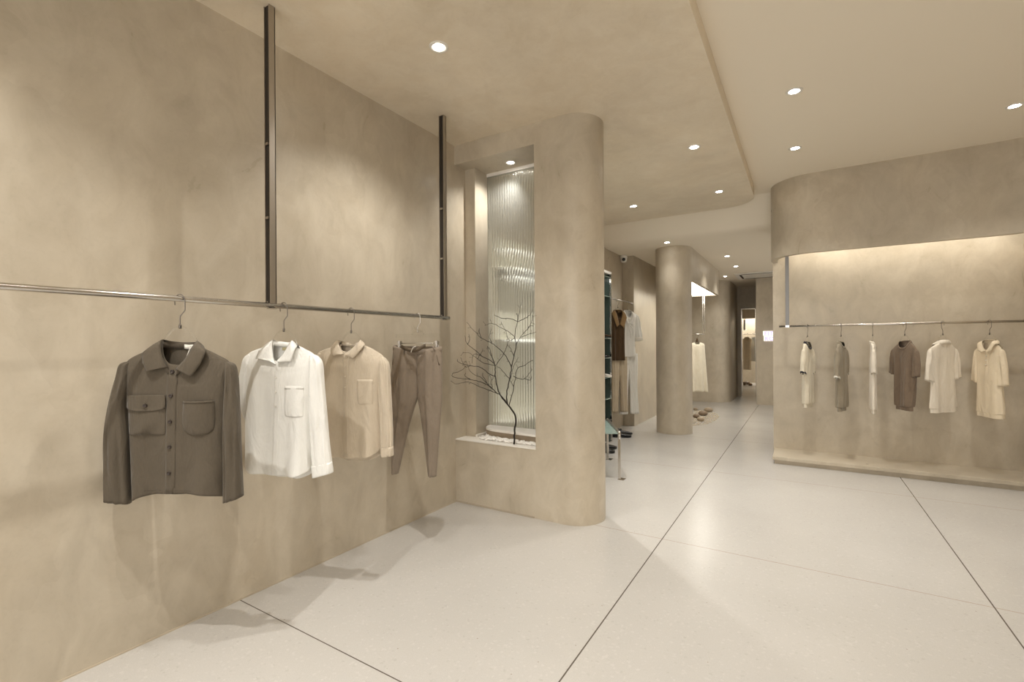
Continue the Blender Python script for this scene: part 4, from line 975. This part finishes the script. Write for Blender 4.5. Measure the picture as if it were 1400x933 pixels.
# ------------------------------------------------------------------ high rail with two outfits at the rear
ZR = 1.955
t = empty('hanging_rail', (-2.31, 6.9, ZR)); tag(t, 'short high clothes rail between the shoe shelf and the wall step', 'rail')
MB().tube([(0, -.70, 0), (0, .49, 0)], .010, 14).build('bar', M['steel'], t, smooth=True)
MB().lathe([(.022, 0), (.022, .006), (.01, .008)], (0, 0, 0), 16).build('flange', M['chrome'], t, smooth=True).location = (0, .482, 0)
t.children[-1].rotation_euler = (pi/2, 0, 0)
def simple_top(t, z0, m, sh, L, slL, fa=.010, d=.045, tie=None, hw=None, sl_out=.06, name='body'):
    hw = hw or sh*.85
    fl = ((1, 40, .3, 1.0), (.7, 71, 1.5, -1.5))
    keys = [(-.06,z0,.06,z0,z0-.10,z0+.01,.036,0), (-.07,z0-.01,.07,z0-.01,z0-.12,z0,.040,0), (-sh*.6,z0-.03,sh*.6,z0-.03,z0-.13,z0-.05,d,.2*fa), (-sh,z0-.065,sh,z0-.065,z0-.15,z0-.12,d,.4*fa),
            (-sh*.96,z0-.20,sh*.96,z0-.20,z0-.22,z0-.22,d,fa), (-hw,z0-L*.7,hw,z0-L*.7,z0-L*.7,z0-L*.7,d,fa*1.3), (-hw*1.06,z0-L,hw*1.06,z0-L,z0-L,z0-L,d*1.1,fa*1.6)]
    b = torso(keys, 5, seg=72, folds=fl); b.build(name, m, t, smooth=True, solid=.002)
    for s in (-1, 1):
        if slL > 0:
            sleeve([(s*(sh-.015),z0-.07,.015,.02,0), (s*(sh+.01),z0-.12,.036,.036,0), (s*(sh+sl_out*.6),z0-slL*.6,.042,.038,-.01), (s*(sh+sl_out),z0-slL,.050,.040,-.012)], 5, folds=((1,6,s,9),(.7,10,1,-9)), fa=.010).build('sleeve', m, t, smooth=True, solid=.002)
    return Skin(b)
def simple_legs(t, z0, m, w, L, flare=1.0, fa=.006, d=.04):
    mb = MB()
    for s in (-1, 1):
        rows = crl([(z0, s*w*.5, w*.5, d), (z0-.20, s*w*.5, w*.52, d*1.1), (z0-L*.55, s*w*.55, w*.42, d), (z0-L, s*w*.66, w*.42*flare, d)], 8); R_ = []
        for z, cx, hw, dd in rows:
            R_.append([(cx+hw*math.copysign(abs(cos(a))**.7, cos(a)), -dd*math.copysign(abs(sin(a))**.8, sin(a))-fa*sin(60*cx+45*cos(a)*hw*4+3*z)*abs(sin(a)), z) for a in [2*pi*k/40 for k in range(40)]])
        mb.loft(R_, True)
    return mb.build('trouser_legs', m, t, smooth=True, solid=.002)
def far_hanger(x, y, z, th, lab, w=.36, zc=None):
    t = hanger((x, y, z), th, lab, w, 1, .115, .08); return t
def at(name, x, y, z, th, lab, cat, group=None):
    o = empty(name, (x, y, z), th); tag(o, lab, cat, group); return o
far_hanger(-2.30, 7.13, ZR, radians(50), 'clear clothes hanger carrying the white blouse on the high rail')
wo = at('blouse', -2.30, 7.13, ZR, radians(50), 'white wrap blouse with turned-up sleeves hanging above matching white trousers', 'blouse')
simple_top(wo, -.135, M['white_cot'], .155, .72, .45, fa=.014, hw=.13, sl_out=.035)
collar([(-.01,-.05,-.33), (-.045,-.045,-.22), (-.058,-.01,-.14), (0,.036,-.13), (.058,-.01,-.14), (.045,-.045,-.22), (.0,-.052,-.34)],
       [(-.045,-.062,-.34), (-.095,-.060,-.24), (-.092,-.012,-.17), (0,.052,-.165), (.092,-.012,-.17), (.10,-.060,-.24), (.055,-.064,-.36)]).build('lapel', M['white_cot'], wo, smooth=True, solid=.003)
for s in (-1, 1):
    c_ = sleeve([(s*.182, -.545, .054, .044, -.012), (s*.186, -.575, .060, .048, -.012), (s*.190, -.600, .057, .046, -.012)], 3); c_.f = [q for q in c_.f if len(q) == 4]; c_.build('turn_up', M['white_trim'], wo, smooth=True, solid=.004)
MB().tube(catmull([(.0,-.062,-.36), (.03,-.075,-.40), (.055,-.07,-.46), (.05,-.07,-.52)], 5), .006, 8).tube(catmull([(.0,-.062,-.36), (-.02,-.075,-.42), (.01,-.07,-.50), (.015,-.07,-.56)], 5), .005, 8).build('tie', M['white_cot'], wo, smooth=True)
wt = at('trousers', -2.30, 7.16, ZR, radians(50), 'long white flared trousers hanging below the white wrap blouse', 'trousers')
simple_legs(wt, -.80, M['white_cot'], .15, .93, 1.15)
far_hanger(-2.33, 6.76, ZR, radians(52), 'clear clothes hanger carrying the dark brown top on the high rail')
bo = at('vest', -2.33, 6.76, ZR, radians(52), 'dark brown sleeveless top with a tan collar scarf next to the shoe shelf', 'vest')
simple_top(bo, -.15, M['brown_dark'], .13, .74, 0, fa=.010)
collar([(-.01,-.05,-.36), (-.045,-.045,-.22), (-.055,-.01,-.15), (0,.036,-.14), (.055,-.01,-.15), (.045,-.045,-.22), (.0,-.052,-.36)],
       [(-.06,-.066,-.40), (-.115,-.060,-.26), (-.105,-.012,-.19), (0,.052,-.18), (.105,-.012,-.19), (.115,-.060,-.26), (.06,-.068,-.42)]).build('scarf', M['brown_mid'], bo, smooth=True, solid=.004)
bt = at('trousers', -2.33, 6.80, ZR, radians(52), 'sand-coloured trousers hanging below the dark brown top', 'trousers')
simple_legs(bt, -.84, M['sand'], .13, .82, 1.0)

# ------------------------------------------------------------------ display under the dropped soffit
t = empty('hanging_rail', (-1.62, 9.72, 1.49)); tag(t, 'thin clothes rail on a double post under the glowing light panel', 'rail')
MB().tube([(-.30, 0, 0), (.0, 0, 0)], .009, 12).build('bar', M['steel'], t, smooth=True)
for dx in (-.032, .0): MB().box(dx-.006, dx+.006, -.006, .006, 0, .78).build('post', M['steel'], t)
MB().box(-.04, .008, -.008, .008, .60, .625).build('bracket', M['chrome'], t)
hanger((-1.76, 9.72, 1.49), radians(20), 'dark clothes hanger carrying the ivory dress under the dropped soffit', .30, 1, .10, .06, mat=M['black_plastic'])
d_ = at('dress', -1.76, 9.72, 1.49, radians(20), 'long ivory dress hanging behind the round column', 'dress')
b = torso([(-.05,-.16,.05,-.16,-.20,-.155,.03,0), (-.10,-.175,.10,-.175,-.22,-.18,.04,.002), (-.135,-.21,.135,-.21,-.26,-.24,.045,.003), (-.14,-.36,.145,-.36,-.36,-.36,.05,.006), (-.16,-.8,.17,-.8,-.8,-.8,.06,.012), (-.175,-1.12,.195,-1.12,-1.12,-1.12,.065,.016)], 6, seg=80, folds=((1,45,.3,1.0),(.7,70,1.5,-1)))
b.build('body', M['cream_knit'], d_, smooth=True, solid=.002)
MB().lathe([(.025, -.03), (.03, -.01), (.018, .005), (.02, .03), (.008, .04)], (0, 0, -.12), 14).build('brooch', M['brown_dark'], d_, smooth=True)
ts = at('display_stand', -1.80, 9.0, 0, 0, 'slim dark stand seen in the gap beside the round column', 'stand')
MB().lathe([(.07, 0), (.07, .012), (.012, .016), (.010, .5), (.02, .52), (.012, .55)], seg=18).build('stem', M['steel_dark'], ts, smooth=True)

# ------------------------------------------------------------------ last room seen through the doorway
ZL2 = 1.75
t = empty('hanging_rail', (-1.60, 17.1, ZL2)); tag(t, 'clothes rail on a flat post in the bright last room', 'rail')
MB().tube([(-.35, 0, 0), (.03, 0, 0)], .010, 12).build('bar', M['steel'], t, smooth=True)
MB().box(-.06, -.0, -.01, .01, 0, .75).build('post', M['steel'], t)
t = empty('hanging_rail', (-1.45, 16.6, 1.60)); tag(t, 'lower front clothes rail in the bright last room holding three garments', 'rail')
MB().tube([(-.45, 0, 0), (.45, 0, 0)], .010, 12).build('bar', M['steel'], t, smooth=True)
for sx in (-.44, .44): MB().box(sx-.01, sx+.01, -.01, .01, 0, .9).build('post', M['steel'], t)
for x, th, nm, lab, cat, mt, L_, sl_, sh_ in ((-1.70, 12, 'jacket', 'white jacket hanging behind the beige dress in the last room', 'jacket', M['white_cot'], .76, .62, .12), (-1.50, 5, 'dress', 'beige sleeveless dress in the last room, in front of the two white jackets', 'dress', M['cream_polo'], 1.02, 0, .13),
                                        (-1.31, -10, 'jacket', 'white jacket hanging beside the beige dress in the last room, next to the door post', 'jacket', M['white_cot'], .76, .60, .12)):
    hanger((x, 16.6, 1.60), radians(th), 'clothes hanger holding the '+lab.split(' hanging')[0].split(' in the')[0]+' in the last room at x '.split(' at x')[0]+(', beside the door post' if x > -1.4 else ''), .28, 1, .09, .06, mat=M['black_plastic'])
    g_ = at(nm, x, 16.6+(-.10 if nm == 'dress' else .05), 1.60, radians(th), lab, cat)
    simple_top(g_, -.10, mt, sh_, L_, sl_, fa=.010)
rp = [(-1.75, 16.7, .075), (-1.62, 16.4, .09), (-1.52, 16.65, .085), (-1.40, 16.3, .06), (-1.68, 15.9, .065)]
for (x, y, r), lab in zip(rp, ['dark stone at the far edge of the last room', 'largest dark stone on the floor of the last room', 'dark stone next to the largest one in the last room', 'small dark stone near the door post in the last room', 'dark stone closest to the doorway in the last room']):
    mb = MB(); pebble_mesh(mb, (0, 0, r*.55), r, rnd, (1.2, 1, .8), 12); o = mb.build('river_stone', sm, None, smooth=True); o.location = (x, y, 0); tag(o, lab, 'stone', 'river stones in the last room')
